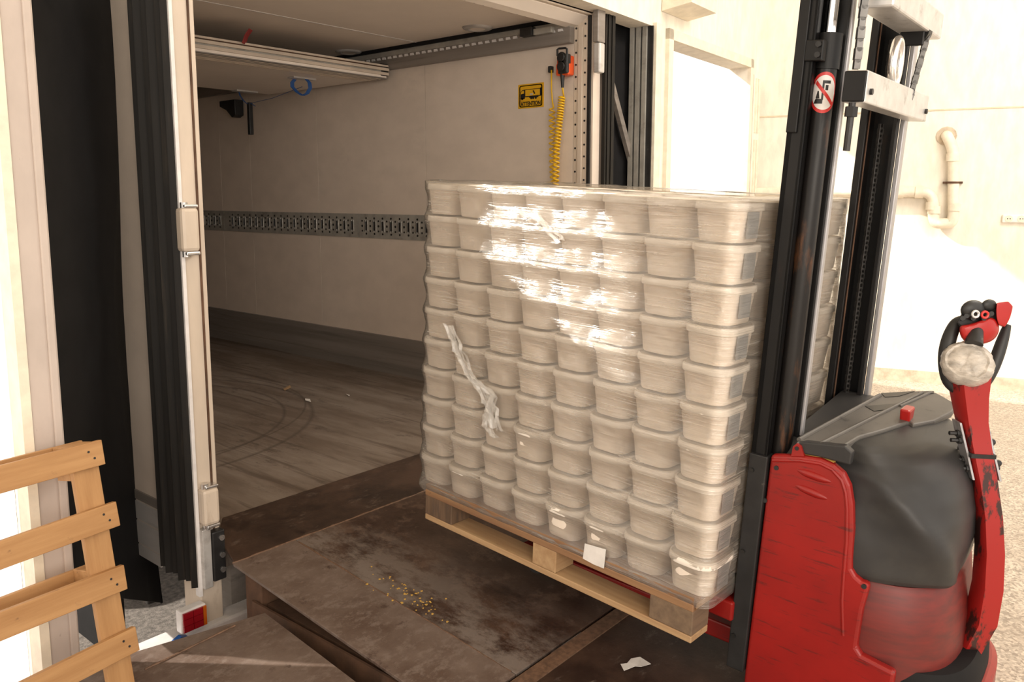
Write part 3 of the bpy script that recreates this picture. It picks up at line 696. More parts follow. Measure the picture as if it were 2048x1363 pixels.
# remote control in its orange holder, with coiled cable
rc0 = rw(1127, 128); RC = empty('remote_control', Vector((XR, rc0.y, rc0.z - .2)), 'black two-button remote control in an orange holder with coiled yellow cable', 'remote control')
def rcp(px, py, off): return pl(px, py, (XR - off, 0, 0), (1, 0, 0))
def rcbox(x0, y0, x1, y1, o0, o1): a, b_ = rcp(x0, y1, o1), rcp(x1, y0, o1); return bx((XR - o1, min(a.y, b_.y), min(a.z, b_.z)), (XR - o0, max(a.y, b_.y), max(a.z, b_.z)))
hl = obj('holder', rcbox(1113, 110, 1140, 150, 0.001, .05), 'holder_orange', RC, bevel=.008)
obj('holder_cup', rcbox(1111, 124, 1137, 152, 0.02, .085), 'holder_orange', RC, bevel=.01)
hs = obj('handset', rcbox(1115, 106, 1134, 148, .055, .10), 'pad_black', RC, bevel=.008)
for py in (115, 133):
    p = rcp(1124, py, .10); bm = B(); cyl(bm, p, p + sn * .016, .027, 18); bt = obj('push_button', bm, 'steel_dark', hs, bevel=.004)
    bm = B(); cyl(bm, p, p + sn * .008, .034, 18); obj('button_collar', bm, 'ink_black', hs)
tp_ = [rcp(1115, 112, .075), rcp(1115, 99, .075), rcp(1118, 97, .075), rcp(1131, 96, .075), rcp(1134, 98, .075), rcp(1134, 112, .075)]
bm = B(); tube(bm, tp_, .007, 8); obj('hang_loop', bm, 'pad_black', hs, smooth=True)
bm = B(); tube(bm, [rcp(1125, 148, .07), rcp(1125, 160, .07), rcp(1125, 175, .065)], [.016, .012, .009], 10); obj('cable_boot', bm, 'pad_black', hs, smooth=True)
def coil(path, n, r_, wire, parent, lead0=None):
    pts = []
    N = n * 12
    for i in range(N + 1):
        f = i / N * (len(path) - 1); k = min(int(f), len(path) - 2); p = path[k].lerp(path[k + 1], f - k); a = 2 * math.pi * i / 12
        pts.append(p + Vector((r_ * math.cos(a), r_ * math.sin(a), 0)))
    if lead0: pts = lead0 + pts
    bm = B(); tube(bm, pts, wire, 6); return obj('coiled_cable', bm, 'cable_yellow', parent, smooth=True)
lowp = rw(1108, 430)
coil([rcp(1124, 192, .05), rcp(1119, 240, .05), rcp(1113, 300, .05), rcp(1111, 380, .05)], 27, .019, .0055, RC, [rcp(1125, 172, .065), rcp(1126, 183, .06)])
coil([rcp(1104, 215, .03), rcp(1104, 270, .03), rcp(1105, 330, .03), rcp(1107, 380, .03)], 15, .018, .005, RC, [rcp(1103, 140, .03), rcp(1103, 180, .03), rcp(1105, 205, .03)])
bm = B(); box(bm, (XR - .035, rcp(1105, 140, 0).y - .012, rcp(1105, 146, 0).z), (XR - .001, rcp(1105, 140, 0).y + .012, rcp(1105, 133, 0).z)); obj('cable_gland', bm, 'pad_black', RC, bevel=.004)

# ================================================================ DOCK SHELTER
# left black curtain: visible outline traced, hung on a plane between the jamb and the trailer door
cA, cB = MW @ Vector((jl1 - .02, .10, 0)), Vector((DX - .03, dxp(250, 560).y - .02, 0))
cdv = (cB - cA).normalized(); cn = Vector((-cdv.y, cdv.x, 0))
def cp(px, py): return pl(px, py, cA, cn)
edge = [(228, -330), (230, -200), (233, -60), (236, -40), (240, 60), (243, 160), (249, 300), (252, 400), (249, 500), (251, 600), (262, 720), (277, 850), (293, 960), (303, 1050), (311, 1130), (318, 1205)]
jam = lambda y: 54 + (y) * .08 if y < 700 else 110 + (y - 700) * .115
bm = B(); rows = []
for (ex, ey) in edge:
    lft = jam(ey) - 48 if ey > -50 else jam(ey) + 62; row = []  # rows above the view are invented: slot by the jamb lets sun through
    for k in range(9):
        f = k / 8; yy = ey - (0 if ey < 1100 else (1 - f) * 30)
        p = cp(lft + (ex - lft) * f, yy) + cn * (.02 * math.sin(f * 5 + ey * .004)); row.append(p)
    rows.append(row)
V = [[bm.verts.new(p) for p in r] for r in rows]
for i in range(len(V) - 1):
    for j in range(8): bm.faces.new((V[i][j], V[i][j + 1], V[i + 1][j + 1], V[i + 1][j]))
lc = empty('dock_shelter_curtain', MW @ Vector((jl1 + .1, .1, 0)), 'black rubber dock shelter flap hanging beside the grey jamb', 'curtain')
o = obj('flap', bm, 'black_rubber', lc, smooth=True); md = o.modifiers.new('thick', 'SOLIDIFY'); md.thickness = .008
bm = B(); tube(bm, [p + cn * -.004 for p in (r[-1] for r in rows)], .006, 6); obj('edge_hem', bm, 'black_rubber', lc, smooth=True)
c = cp(314, 1190); bm = B(); box(bm, (c.x - .05, c.y - .01, c.z - .03), (c.x + .01, c.y + .03, c.z + .12)); obj('bottom_weight', bm, 'steel_dark', lc, bevel=.01)
# right black curtain with its diagonal strut
rc_ = empty('dock_shelter_curtain', Vector((4.8, 3.16, 0)), 'black rubber dock shelter flap with grey diagonal strut behind the cream wall edge', 'curtain')
yc = (MW @ Vector((jr, WT, 0))).y + .0
bm = B(); n_ = 10
A = []
for zz in (0, 3.4):
    A.append([bm.verts.new((XR + .2 + (5.2 - XR - .2) * k / n_, yc + .03 + .015 * math.sin(k * 1.7), zz)) for k in range(n_ + 1)])
for k in range(n_): bm.faces.new((A[0][k], A[0][k + 1], A[1][k + 1], A[1][k]))
o = obj('flap', bm, 'black_rubber', rc_, smooth=True); md = o.modifiers.new('thick', 'SOLIDIFY'); md.thickness = .008
def yp(px, py, yy): return pl(px, py, (0, yy, 0), (0, 1, 0))
ysx = yc - .03
a, b_ = yp(1224, 160, ysx), yp(1268, 330, ysx); d = (b_ - a).normalized(); wv = Vector((d.z, 0, -d.x)) * .022
bm = B(); prism(bm, [a - wv - d * .1, b_ - wv + d * .1, b_ + wv + d * .1, a + wv - d * .1], (0, .03, 0)); obj('diagonal_strut', bm, 'kick_alloy', rc_)
bm = B(); e0, e1_ = yp(1216, 20, ysx), yp(1212, 400, ysx); prism(bm, [e0 - Vector((.03, 0, 0)), e1_ - Vector((.03, 0, 0)), e1_ + Vector((.02, 0, 0)), e0 + Vector((.02, 0, 0))], (0, .03, 0)); obj('curtain_stay', bm, 'steel_dark', rc_)

# ================================================================ DOCK LEVELLER
def lvz(y): return .122 * (y - LVY0) / (LVY1 - LVY0) + .004
LV = empty('dock_leveler', Vector((2.66, LVY0, 0)), 'rust-brown steel dock leveller bridging to the trailer floor with hinged lip', 'dock leveler')
x0h, x1h = 1.625, 3.70
def lvplate(xa, xb, ya, yb, mat, name='deck_plate', th=.012):
    bm = B(); prism(bm, [(xa, ya, lvz(ya)), (xb, ya, lvz(ya)), (xb, yb, lvz(yb)), (xa, yb, lvz(yb))], (0, 0, -th)); return obj(name, bm, mat, LV, bevel=.002)
xs_ = [x0h, 1.965, 3.0, x1h]
lvplate(x0h, 1.913, LVY0, LVY1, 'plate_grey'); lvplate(1.917, 2.95, LVY0, LVY1, 'plate_rust'); lvplate(2.954, x1h, LVY0, LVY1, 'plate_rust')
def bead(p, q, r_=.006, n=40, mat='weld_bead'):
    bm = B(); p, q = Vector(p), Vector(q); tube(bm, [p.lerp(q, k / n) + Vector((random.uniform(-1, 1), random.uniform(-1, 1), random.uniform(-.3, .3))) * r_ * .35 for k in range(n + 1)], [r_ * random.uniform(.6, 1.1) for k in range(n + 1)], 6); return obj('weld_seam', bm, mat, LV, smooth=True)
bead((1.915, LVY0 + .02, lvz(LVY0 + .02) - .002), (1.915, LVY1 - .02, lvz(LVY1) - .002), .004)
bead((2.952, LVY0 + .02, lvz(LVY0 + .02) - .003), (2.952, LVY1 - .02, lvz(LVY1) - .003), .004)
bead((x0h, LVY1 + .004, lvz(LVY1) - .001), (x1h, LVY1 + .004, lvz(LVY1) - .001), .006, 60)
LY2 = 3.215
bm = B(); prism(bm, [(x0h + .01, LVY1 + .008, .124), (x1h - .01, LVY1 + .008, .124), (x1h - .03, LY2, .142), (x0h + .20, LY2, .142), (x0h + .08, YR + .02, .137)], (0, 0, -.011)); obj('lip_plate', bm, 'dock_dark', LV, bevel=.002)
obj('side_skirt', bx((x0h + .012, LVY0 + .05, -.10), (x0h + .022, LVY1 - .1, .0)), 'rust_brown', LV)
for k in range(5): obj('under_beam', bx((x0h + .05 + k * .48, LVY0 + .1, -.25), (x0h + .13 + k * .48, LVY1 - .15, -.012)), 'rust_brown', LV)
obj('lip_hinge_beam', bx((x0h + .03, LVY1 - .14, -.14), (x1h - .03, LVY1 - .03, .09)), 'rust_brown', LV, bevel=.006)
obj('pit_beam', bx((x0h - .02, LVY1 - .32, -.30), (x0h + .30, LVY1 - .16, -.10)), 'rust_brown', LV, bevel=.008)
obj('pit_beam', bx((x0h - .02, LVY1 - .62, -.40), (x0h + .35, LVY1 - .44, -.24)), 'kick_alloy', LV, bevel=.01)
st('floor_pit', bx((.2, LVY0 - .1, -1.25), (3.75, LVY1 + .1, -1.15)), 'rust_brown')
st('wall_pit_rear', bx((.2, LVY0 - .11, -1.2), (3.75, LVY0 - .02, -.16)), 'rust_brown')
bm = B(); box(bm, (1.75, 2.66, -.85), (3.4, 2.80, -.42)); obj('dock_bumper', bm, 'black_rubber', label='black rubber bumper block below the dock leveller', cat='bumper', bevel=.01)

# litter on the floor
def flakes(name, n, ctr, spread, mat, zf, size, label, cat):
    bm = B()
    for k in range(n):
        x, y = ctr[0] + random.gauss(0, spread[0]), ctr[1] + random.gauss(0, spread[1]); s = size * random.uniform(.4, 1.2); a = random.random() * 6
        z = zf(y) + .0015; pts = [Vector((x + s * math.cos(a + b_) * random.uniform(.5, 1), y + s * math.sin(a + b_) * random.uniform(.5, 1), z)) for b_ in (0, 1.3, 2.6, 4.2, 5.2)]
        prism(bm, pts, (0, 0, .002))
    o = obj(name, bm, mat, label=label, cat=cat, kind='stuff')
c = hz(822, 1200, .05)
flakes('paint_flakes', 60, (c.x, c.y), (.035, .10), 'flake_yellow', lvz, .006, 'yellow paint flakes scattered on the leveller plate', 'flakes')
def paper(name, pxs, z, lab, th=.001, mat='paper'):
    bm = B(); prism(bm, [hz(px, py, z) + UZ * random.uniform(0, .006) for px, py in pxs], (0, 0, th)); return obj(name, bm, mat, label=lab, cat='paper scrap')
paper('paper_scrap', [(1241, 1330), (1254, 1328), (1262, 1318), (1280, 1315), (1302, 1328), (1282, 1336), (1270, 1333), (1248, 1343)], .005, 'torn white paper scrap on the dark dock plate below the pallet')
paper('paper_scrap', [(610, 798), (620, 799), (622, 804), (611, 801)], ZT + .002, 'tiny white paper scrap lying mid trailer floor')
paper('paper_scrap', [(692, 788), (700, 790), (698, 793)], ZT + .002, 'tiniest white paper crumb on the trailer floor near the wrapped stack')
paper('paper_scrap', [(566, 778), (580, 771), (582, 775), (570, 781)], ZT + .002, 'brownish wood sliver lying within the curved tyre mark', mat='wood_pale')

# ================================================================ LOADED PALLET
PO = dp(1381, 1287, 2.44)
MP = frame(-2.5, 3.0, PO)         # local x across (away), y towards the trailer, z up
PLN, PWD = 1.19, .80
pal = empty('wooden_pallet', MP, 'worn wooden pallet raised on the forks under the wrapped tubs', 'pallet')
def pb(lo, hi, mat, name): return obj(name, bx(lo, hi), mat, pal, world=False, bevel=.003)
for i, x in enumerate((0, .33, .674)):
    wds = (.10, .145, .126)[i]
    # grain runs along y: rotate texture by building the board along x and turning it
    for nm, z0, z1_, mt in (('bottom_board', 0, .022, 'wood_pale'),):
        bm = bx((0, 0, 0), (PLN, wds, z1_ - z0)); obj(nm, bm, mt, pal, world=False, M=Matrix.Translation((x + wds, 0, z0)) @ Matrix.Rotation(rad(90), 4, 'Z'), bevel=.003)
    for j, (y0, ln) in enumerate(((0, .15), (.525, .105), (1.04, .15))):
        pb((x, y0, .023), (x + wds, y0 + ln, .101), 'wood_grey' if j == 0 else ('wood_pale' if j == 1 else 'wood_dark'), 'block')
for i, y0 in enumerate((0, .52, 1.045)):
    pb((.002, y0, .102), (PWD, y0 + .145, .123), 'wood_pale', 'stringer_board')
for x0_, wds in ((0, .10), (.17, .10), (.33, .145), (.53, .10), (.70, .10)):
    bm = bx((0, 0, 0), (PLN, wds, .021)); obj('deck_board', bm, 'wood_brown' if x0_ == 0 else 'wood_grey', pal, world=False, M=Matrix.Translation((x0_ + wds, 0, .124)) @ Matrix.Rotation(rad(90), 4, 'Z'), bevel=.003)
bm = bx((0, 0, 0), (PLN, .022, .024)); obj('edge_batten', bm, 'wood_brown', pal, world=False, M=Matrix.Translation((.020, 0, .100)) @ Matrix.Rotation(rad(90), 4, 'Z'), bevel=.003)

# ---- tubs
TW, TD, TH = .159, .196, .1165       # along y, across x, row pitch
def tub_meshes():
    bm = B(); H = TH - .012
    prof = [(.78, 0.0, .036), (.82, .006, .042), (.865, .04, .047), (.92, H - .03, .050), (.925, H, .050)]
    rings = [[(p[0], p[1], z) for p in rrect(TD * s - .0, TW * s, r_, 5)] for s, z, r_ in prof]
    rings = [[(p[0] * .92, p[1] * .92, .001) for p in rings[0]]] + rings
    loft(bm, rings); me = meshof(bm, 'tub_plastic', 'tub_body', True)
    bm = B(); L = [(.985, H - .016, .054), (1.0, H - .013, .056), (1.0, H - .003, .056), (.985, H + .004, .054), (.93, H + .006, .050), (.91, H + .002, .048)]
    rings = [[(p[0], p[1], z) for p in rrect(TD * s, TW * s, r_, 5)] for s, z, r_ in L]
    rings = [[(p[0], p[1], H - .012) for p in rrect(TD * .925, TW * .925, .050, 5)]] + rings
    loft(bm, rings); return me, meshof(bm, 'lid_plastic', 'lid', True)
tub_me, lid_me = tub_meshes()
bm = B(); 
lab_me = None
yA_, pitch = -.036 + TW / 2, .1625
xA_, xp = .004 + TD / 2, .1995
NU, NV, NR = 8, 4, 10
ordn = ['bottom', 'second', 'third', 'fourth', 'fifth', 'sixth', 'seventh', 'eighth', 'ninth', 'topmost']
colw = ['end', 'second', 'third', 'fourth', 'fifth', 'sixth', 'seventh', 'eighth']
DECKZ = .1455
rj = random.Random(3)
coljit = {}
for iv in range(NV):
    for iu in range(NU): coljit[iv, iu] = (rj.uniform(-.002, .003), rj.uniform(-.002, .002))
bm = B(); prism(bm, [(-.034, -TW * .468, .018), (.034, -TW * .468, .018), (.034, -TW * .474, .092), (-.034, -TW * .474, .092)], (0, -.0012, 0)); lab_me = meshof(bm, 'label_grey', 'label')
for iv in range(NV):
    for iu in range(NU):
        if 0 < iv < NV - 1 and 0 < iu < NU - 1: continue
        for r in range(NR):
            wob = .004 * math.sin(r * .9 + iu)
            x = xA_ + iv * xp + coljit[iv, iu][0] + rj.uniform(-.003, .003); y = yA_ + iu * pitch + coljit[iv, iu][1] + rj.uniform(-.0012, .0012)
            if iv == 0: x += (.003 if iu % 2 else 0)
            if r == 0 and iv == 0: x -= .003
            if iu == 0: y -= .004 * (r % 3 == 0)
            M = MP @ Matrix.Translation((x, y, DECKZ + r * TH)) @ Matrix.Rotation(rad(rj.uniform(-.5, .5)), 4, 'Z')
            cw = ['first'] + colw[1:]
            side = 'leveller-edge side' if iv == 0 else ('mast end' if iu == 0 else ('trailer end' if iu == NU - 1 else 'far long side'))
            cnt = '%s from mast' % cw[iu] if iv in (0, NV - 1) else '%s from leveller edge' % cw[iv]
            lab = 'white lidded tub in the stack, %s, %s layer, %s' % (side, ordn[r], cnt)
            e = empty('plastic_tub', M, lab, 'tub', 'white tubs stacked on the raised pallet')
            obj('tub_body', None, None, e, world=False, mesh=tub_me, M=Matrix.Identity(4)); obj('lid', None, None, e, world=False, mesh=lid_me, M=Matrix.Identity(4))
            if iu == 0 and iv == 0: obj('label', None, None, e, world=False, mesh=lab_me, M=Matrix.Translation((rj.uniform(-.012, .0), .0, rj.uniform(-.006, .006))), label='blank grey label')
STH = DECKZ + NR * TH
# ---- stretch film wrapped round the stack
X0, X1 = xA_ - TD / 2 - .004, xA_ + 3 * xp + TD / 2 + .004
Y0_, Y1_ = yA_ - TW / 2 - .004, yA_ + 7 * pitch + TW / 2 + .003
def perim():
    pts = []   # (x,y,nx,ny,s, joint)
    r_ = .054; step = .0115
    segs = []
    def line(a, b_, nrm, lat, off):
        L = (Vector(b_) - Vector(a)).length; n = max(2, int(L / step))
        for k in range(n):
            p = Vector(a).lerp(Vector(b_), k / n); c = p.y if lat == 'y' else p.x
            ph = ((c - off) / (pitch if lat == 'y' else xp)) % 1.0
            j = abs(ph - .5) * 2            # 1 at tub centre lines? 0 at joints handled below
            pts.append((p, Vector(nrm), abs(math.cos(math.pi * (c - off) / (pitch if lat == 'y' else xp)))))
    def arc(c, a0):
        for k in range(7):
            a = rad(a0 + 90 * k / 7); pts.append((Vector((c[0] + r_ * math.cos(a), c[1] + r_ * math.sin(a))), Vector((math.cos(a), math.sin(a))), 1.0))
    line((X0, Y1_ - r_), (X0, Y0_ + r_), (-1, 0), 'y', yA_); arc((X0 + r_, Y0_ + r_), 180)
    line((X0 + r_, Y0_), (X1 - r_, Y0_), (0, -1), 'x', xA_); arc((X1 - r_, Y0_ + r_), 270)
    line((X1, Y0_ + r_), (X1, Y1_ - r_), (1, 0), 'y', yA_); arc((X1 - r_, Y1_ - r_), 0)
    line((X1 - r_, Y1_), (X0 + r_, Y1_), (0, 1), 'x', xA_); arc((X0 + r_, Y1_ - r_), 90)
    return pts
from mathutils import noise as mn
PT = perim()
nz = 150; z_lo, z_hi = DECKZ - .03, STH + .004
bm = B(); uvl = bm.loops.layers.uv.new('uv'); rows = []
acc = [0]
for a, b_ in zip(PT, PT[1:]): acc.append(acc[-1] + (b_[0] - a[0]).length)
for i in range(nz + 1):
    z = z_lo + (z_hi - z_lo) * i / nz; row = []
    zr = (z - DECKZ) / TH; fr = zr - math.floor(zr)
    # 0 at the lid rim, 1 midway between lids
    dist = min(abs(fr - .87), abs(fr + .13), abs(fr - 1.87)) ; dip = min(1, dist / .5); dip = math.sin(dip * math.pi / 2) ** 1.3
    if z > DECKZ + NR * TH - TH * .14: dip = 0
    for (p, nrm, j) in PT:
        tight = .5 + .5 * mn.noise(Vector((p.x * 3, p.y * 3, z * 2.2)))
        d = dip * (.007 + .010 * tight) * (.0 if nrm.y < -.9 else (.5 if nrm.y < -.3 else 1))
        d += (1 - j) * (.003 * dip)
        if zr < .0: d += .01 * zr * -1 - .002
        wr = .0022 * mn.noise(Vector((p.x * 20, p.y * 20, z * 55)))
        q = p - nrm * d + nrm * (wr + .001)
        row.append(bm.verts.new((q.x, q.y, z + .004 * mn.noise(Vector((p.x * 4, p.y * 4, 3))))))
    rows.append(row)
# fold over the top lids
for k, ins in enumerate((.012, .035, .07, .10)):
    rows.append([bm.verts.new(((p - nrm * ins).x, (p - nrm * ins).y, z_hi + .003 + .004 * mn.noise(Vector((p.x * 9, p.y * 9, k))))) for p, nrm, j in PT])
n = len(PT)
for i in range(len(rows) - 1):
    for j in range(n):
        j2 = (j + 1) % n; f = bm.faces.new((rows[i][j], rows[i][j2], rows[i + 1][j2], rows[i + 1][j]))
        ss = (acc[j], acc[j2] if j2 else acc[-1] + .01); zz = (z_lo + (z_hi - z_lo) * i / nz, z_lo + (z_hi - z_lo) * (i + 1) / nz)
        for lp_, (a, b_) in zip(f.loops, ((ss[0], zz[0]), (ss[1], zz[0]), (ss[1], zz[1]), (ss[0], zz[1]))): lp_[uvl].uv = (a, b_)
fe = empty('stretch_wrap', MP @ Matrix.Translation((PWD / 2, PLN / 2, DECKZ)), 'clear stretch film wrapped tightly round the stack of white tubs', 'stretch film')
fo = obj('film_sheet', bm, 'stretch_film', fe, world=False, smooth=True); fo.matrix_local = Matrix.Translation((-PWD / 2, -PLN / 2, -DECKZ))
# crumpled film gathers
def bunch(pxs, width, seed, nst=7):
    rr = random.Random(seed); bm = B()
    base = [MP.inverted() @ pl(px, py, MP @ Vector((X0 - .008, 0, 0)), MP.to_3x3() @ Vector((1, 0, 0))) for px, py in pxs]
    for s_ in range(nst):
        off = rr.uniform(-1, 1) * width; pts = []
        for i in range(len(base) - 1):
            for k in range(4):
                q = base[i].lerp(base[i + 1], k / 4); pts.append(q + Vector((-.006 + rr.uniform(-.010, .004), off + rr.uniform(-1, 1) * width * .35, rr.uniform(-.008, .008))))
        wv = Vector((rr.uniform(-.004, .004), rr.uniform(.004, .010), rr.uniform(-.004, .004)))
        a = [bm.verts.new(p - wv) for p in pts]; c = [bm.verts.new(p + wv * rr.uniform(.3, 1.2)) for p in pts]
        for i in range(len(pts) - 1): bm.faces.new((a[i], a[i + 1], c[i + 1], c[i]))
    for v in bm.verts: v.co -= Vector((PWD / 2, PLN / 2, DECKZ))
    obj('film_gather', bm, 'film_bunch', fe, world=False, smooth=False)
bunch([(903, 652), (920, 700), (940, 745), (965, 775), (985, 815), (1000, 870)], .022, 1, 12)
bunch([(940, 750), (990, 790), (975, 850), (995, 880)], .016, 2, 9)
bunch([(1040, 425), (1075, 430), (1105, 460), (1130, 490)], .02, 3, 6)
# white sheet tucked under the film
SX = MP.to_3x3() @ Vector((1, 0, 0)); sp = MP @ Vector((X0 - .004, 0, 0))
bm = B(); prism(bm, [pl(px, py, sp, SX) for px, py in ((1170, 1086), (1212, 1098), (1208, 1136), (1188, 1128), (1166, 1116))], SX * -.0012)
obj('paper_sheet', bm, 'paper', label='crumpled white paper sheet tucked into the film at the pallet edge', cat='paper')

# ================================================================ PALLET STACKER (walk-behind lift truck)
FO = hz(1476, 1330, .11)
MF = frame(2, 4, FO)             # local x = across (away), y = towards the forks, z = up ; rearward is -y
FK = empty('pallet_stacker', MF, 'red and black walk-behind pallet stacker holding up the loaded pallet', 'lift truck')
def fk(name, bm, mat, **k): return obj(name, bm, mat, FK, world=False, **k)
VC = .35
MTOP = 2.06
def fv(px, py, v): return MF.inverted() @ pl(px, py, MF @ Vector((v, 0, 0)), MF.to_3x3() @ Vector((1, 0, 0)))
def fu(px, py, u): return MF.inverted() @ pl(px, py, MF @ Vector((0, u, 0)), MF.to_3x3() @ Vector((0, 1, 0)))
yf = .034
# near upright
nu = fk('mast_upright', bx((.0, yf - .018, .62), (.09, yf, MTOP)), 'mast_black', bevel=.003)
box_ = [((.0, yf - .05, .62), (.014, yf, MTOP), 'mast_black', 'upright_web'), ((.0, yf - .05, .62), (.035, yf - .038, MTOP), 'mast_black', 'upright_flange'),
        ((.098, yf - .112, .62), (.118, yf, MTOP), 'mast_grey', 'inner_rail'), ((.088, yf - .105, .62), (.0985, yf - .02, MTOP), 'mast_black', 'rail_web')]
for lo, hi, mt, nm in box_: obj(nm, bx(lo, hi), mt, nu, world=False, bevel=.003)
# lift cylinder with clamp, rod and sticker
cxv, cyu, cr = .062, yf - .066, .031
zc_top = fv(1640, 72, cxv).z
lcyl = fk('lift_cylinder', None or (lambda b: (cyl(b, (cxv, cyu, .60), (cxv, cyu, zc_top), cr, 24), b)[1])(B()), 'mast_rust', smooth=True)
bm = B(); cyl(bm, (cxv, cyu, zc_top - .09), (cxv, cyu, zc_top + .004), cr + .005, 24); obj('gland_nut', bm, 'mast_black', lcyl, world=False, smooth=True)
bm = B(); cyl(bm, (cxv, cyu, zc_top), (cxv, cyu, MTOP + .4), .017, 20); obj('piston_rod', bm, 'chrome', lcyl, world=False, smooth=True)
zk = fv(1620, 100, 0).z
bm = B(); box(bm, (-.012, cyu - .012, zk - .03), (.02, yf - .03, zk + .025)); cl_ = obj('clamp', bm, 'mast_black', lcyl, world=False, bevel=.003)
for z in (zk - .015, zk + .012):
    bm = B(); cyl(bm, (-.02, cyu, z), (-.011, cyu, z), .008, 8); obj('bolt', bm, 'steel_dark', cl_, world=False)
bm = B(); box(bm, (-.008, yf - .03, zk - .22), (.0, yf, zk + .20)); obj('cover_strip', bm, 'mast_black', lcyl, world=False, bevel=.003)
# round prohibition sticker bent round the cylinder
stc = fv(1620, 187, cxv - .0).z
vdir = math.atan2((CAM - (MF @ Vector((cxv, cyu, stc)))).dot(MF.to_3x3() @ Vector((0, 1, 0))), (CAM - (MF @ Vector((cxv, cyu, stc)))).dot(MF.to_3x3() @ Vector((1, 0, 0))))
def cm(x, y, lift): a = vdir + .12 + x / cr; return Vector((cxv + (cr + lift) * math.cos(a), cyu + (cr + lift) * math.sin(a), stc + y))
def cpoly(pts, mat, name, lift, parent):
    """fill a 2D shape in thin vertical slices so that it follows the cylinder"""
    bm = B()
    xs = sorted(set([p[0] for p in pts])); lo_, hi_ = min(xs), max(xs); N = max(2, int((hi_ - lo_) / .003))
    cuts = [lo_ + (hi_ - lo_) * k / N for k in range(N + 1)]
    def span(x):
        x = min(max(x, lo_ + 1e-6), hi_ - 1e-6); ys = []
        for (xa, ya), (xb, yb) in zip(pts, pts[1:] + pts[:1]):
            if (xa - x) * (xb - x) < 0: ys.append(ya + (yb - ya) * (x - xa) / (xb - xa))
        return (min(ys), max(ys)) if ys else (0, 0)
    prev = None
    for x in cuts:
        a, b_ = span(x); cur = (bm.verts.new(cm(x, a, lift)), bm.verts.new(cm(x, b_, lift)))
        if prev: bm.faces.new((prev[0], cur[0], cur[1], prev[1]))
        prev = cur
    return obj(name, bm, mat, parent, world=False)
SR = .055
disc = [(SR * .72 * math.cos(rad(a)), SR * math.sin(rad(a))) for a in range(0, 360, 10)]
stk = cpoly(disc, 'sticker_red', 'prohibition_sticker', .0008, lcyl)
stk_c = [(p[0] * .82, p[1] * .84) for p in disc]
cpoly(stk_c, 'sticker_white', 'sticker_face', .0014, stk)
for pts in ([(-.024, -.030), (-.002, -.030), (-.002, -.018), (-.020, -.016)], [(-.006, -.02), (-.001, -.02), (-.001, .030), (-.006, .030)], [(-.006, .024), (.014, .024), (.014, .032), (-.006, .032)], [(.002, .006), (.009, .006), (.009, .020), (.002, .020)], [(-.020, -.016), (-.010, -.016), (-.012, .004), (-.018, .004)]):
    cpoly(pts, 'ink_black', 'pictogram', .0019, stk)
cpoly([(-.030, .030), (-.024, .036), (.030, -.030), (.024, -.036)], 'sticker_red', 'slash', .0024, stk)
# far upright (channel open towards the near one)
fx = .525; fy_ = -.048 + .02
def fmast(name, lo, hi, mt, par=None): return obj(name, bx(lo, hi), mt, par or FK, world=False, bevel=.003)
fu_ = fmast('mast_upright', (fx + .085, yf - .135, .55), (fx + .10, yf - .042, MTOP), 'mast_black')
fmast('upright_flange', (fx, yf - .065, .55), (fx + .10, yf - .042, MTOP), 'mast_black', fu_)
fmast('inner_rail', (fx + .03, yf - .15, .55), (fx + .06, yf - .135, MTOP), 'mast_black', fu_)
fmast('rail_flange', (fx + .06, yf - .165, .55), (fx + .10, yf - .15, MTOP), 'mast_grey', fu_)
fmast('guide_strip', (fx + .012, yf - .07, .55), (fx + .018, yf - .065, MTOP - .05), 'rust_brown', fu_)
# carriage cross bar with lifting eye
cbz = fu(1783, 195, yf - .21).z
bl, br = fu(1722, 165, yf - .21).x, fu(1843, 232, yf - .21).x
bar = fk('cross_bar', bx((bl, yf - .225, cbz - .040), (br, yf - .17, cbz + .040)), 'bar_silver', bevel=.004)
obj('bar_end', bx((bl - .004, yf - .223, cbz - .038), (bl + .03, yf - .168, cbz + .038)), 'mast_black', bar, world=False, bevel=.003)
for xx in (bl + .035, br - .03):
    bm = B(); cyl(bm, (xx, yf - .232, cbz - .01), (xx, yf - .224, cbz - .01), .008, 10); obj('bolt', bm, 'steel_dark', bar, world=False)
ec = (bl + br) / 2 + .0
bm = B(); pts = [Vector((ec + .036 * math.cos(rad(a)), yf - .20, cbz + .10 + .062 * math.sin(rad(a)))) for a in range(-60, 241, 15)]
tube(bm, [Vector((ec + .022, yf - .20, cbz + .03))] + pts + [Vector((ec - .022, yf - .20, cbz + .03))], .012, 12); obj('lifting_eye', bm, 'chrome', bar, world=False, smooth=True)
bm = B(); cyl(bm, (bl + .0, yf - .195, cbz - .16), (bl, yf - .195, cbz - .04), .009, 10); cyl(bm, (bl, yf - .195, cbz - .075), (bl, yf - .195, cbz - .05), .016, 6); obj('anchor_bolt', bm, 'steel_dark', bar, world=False)
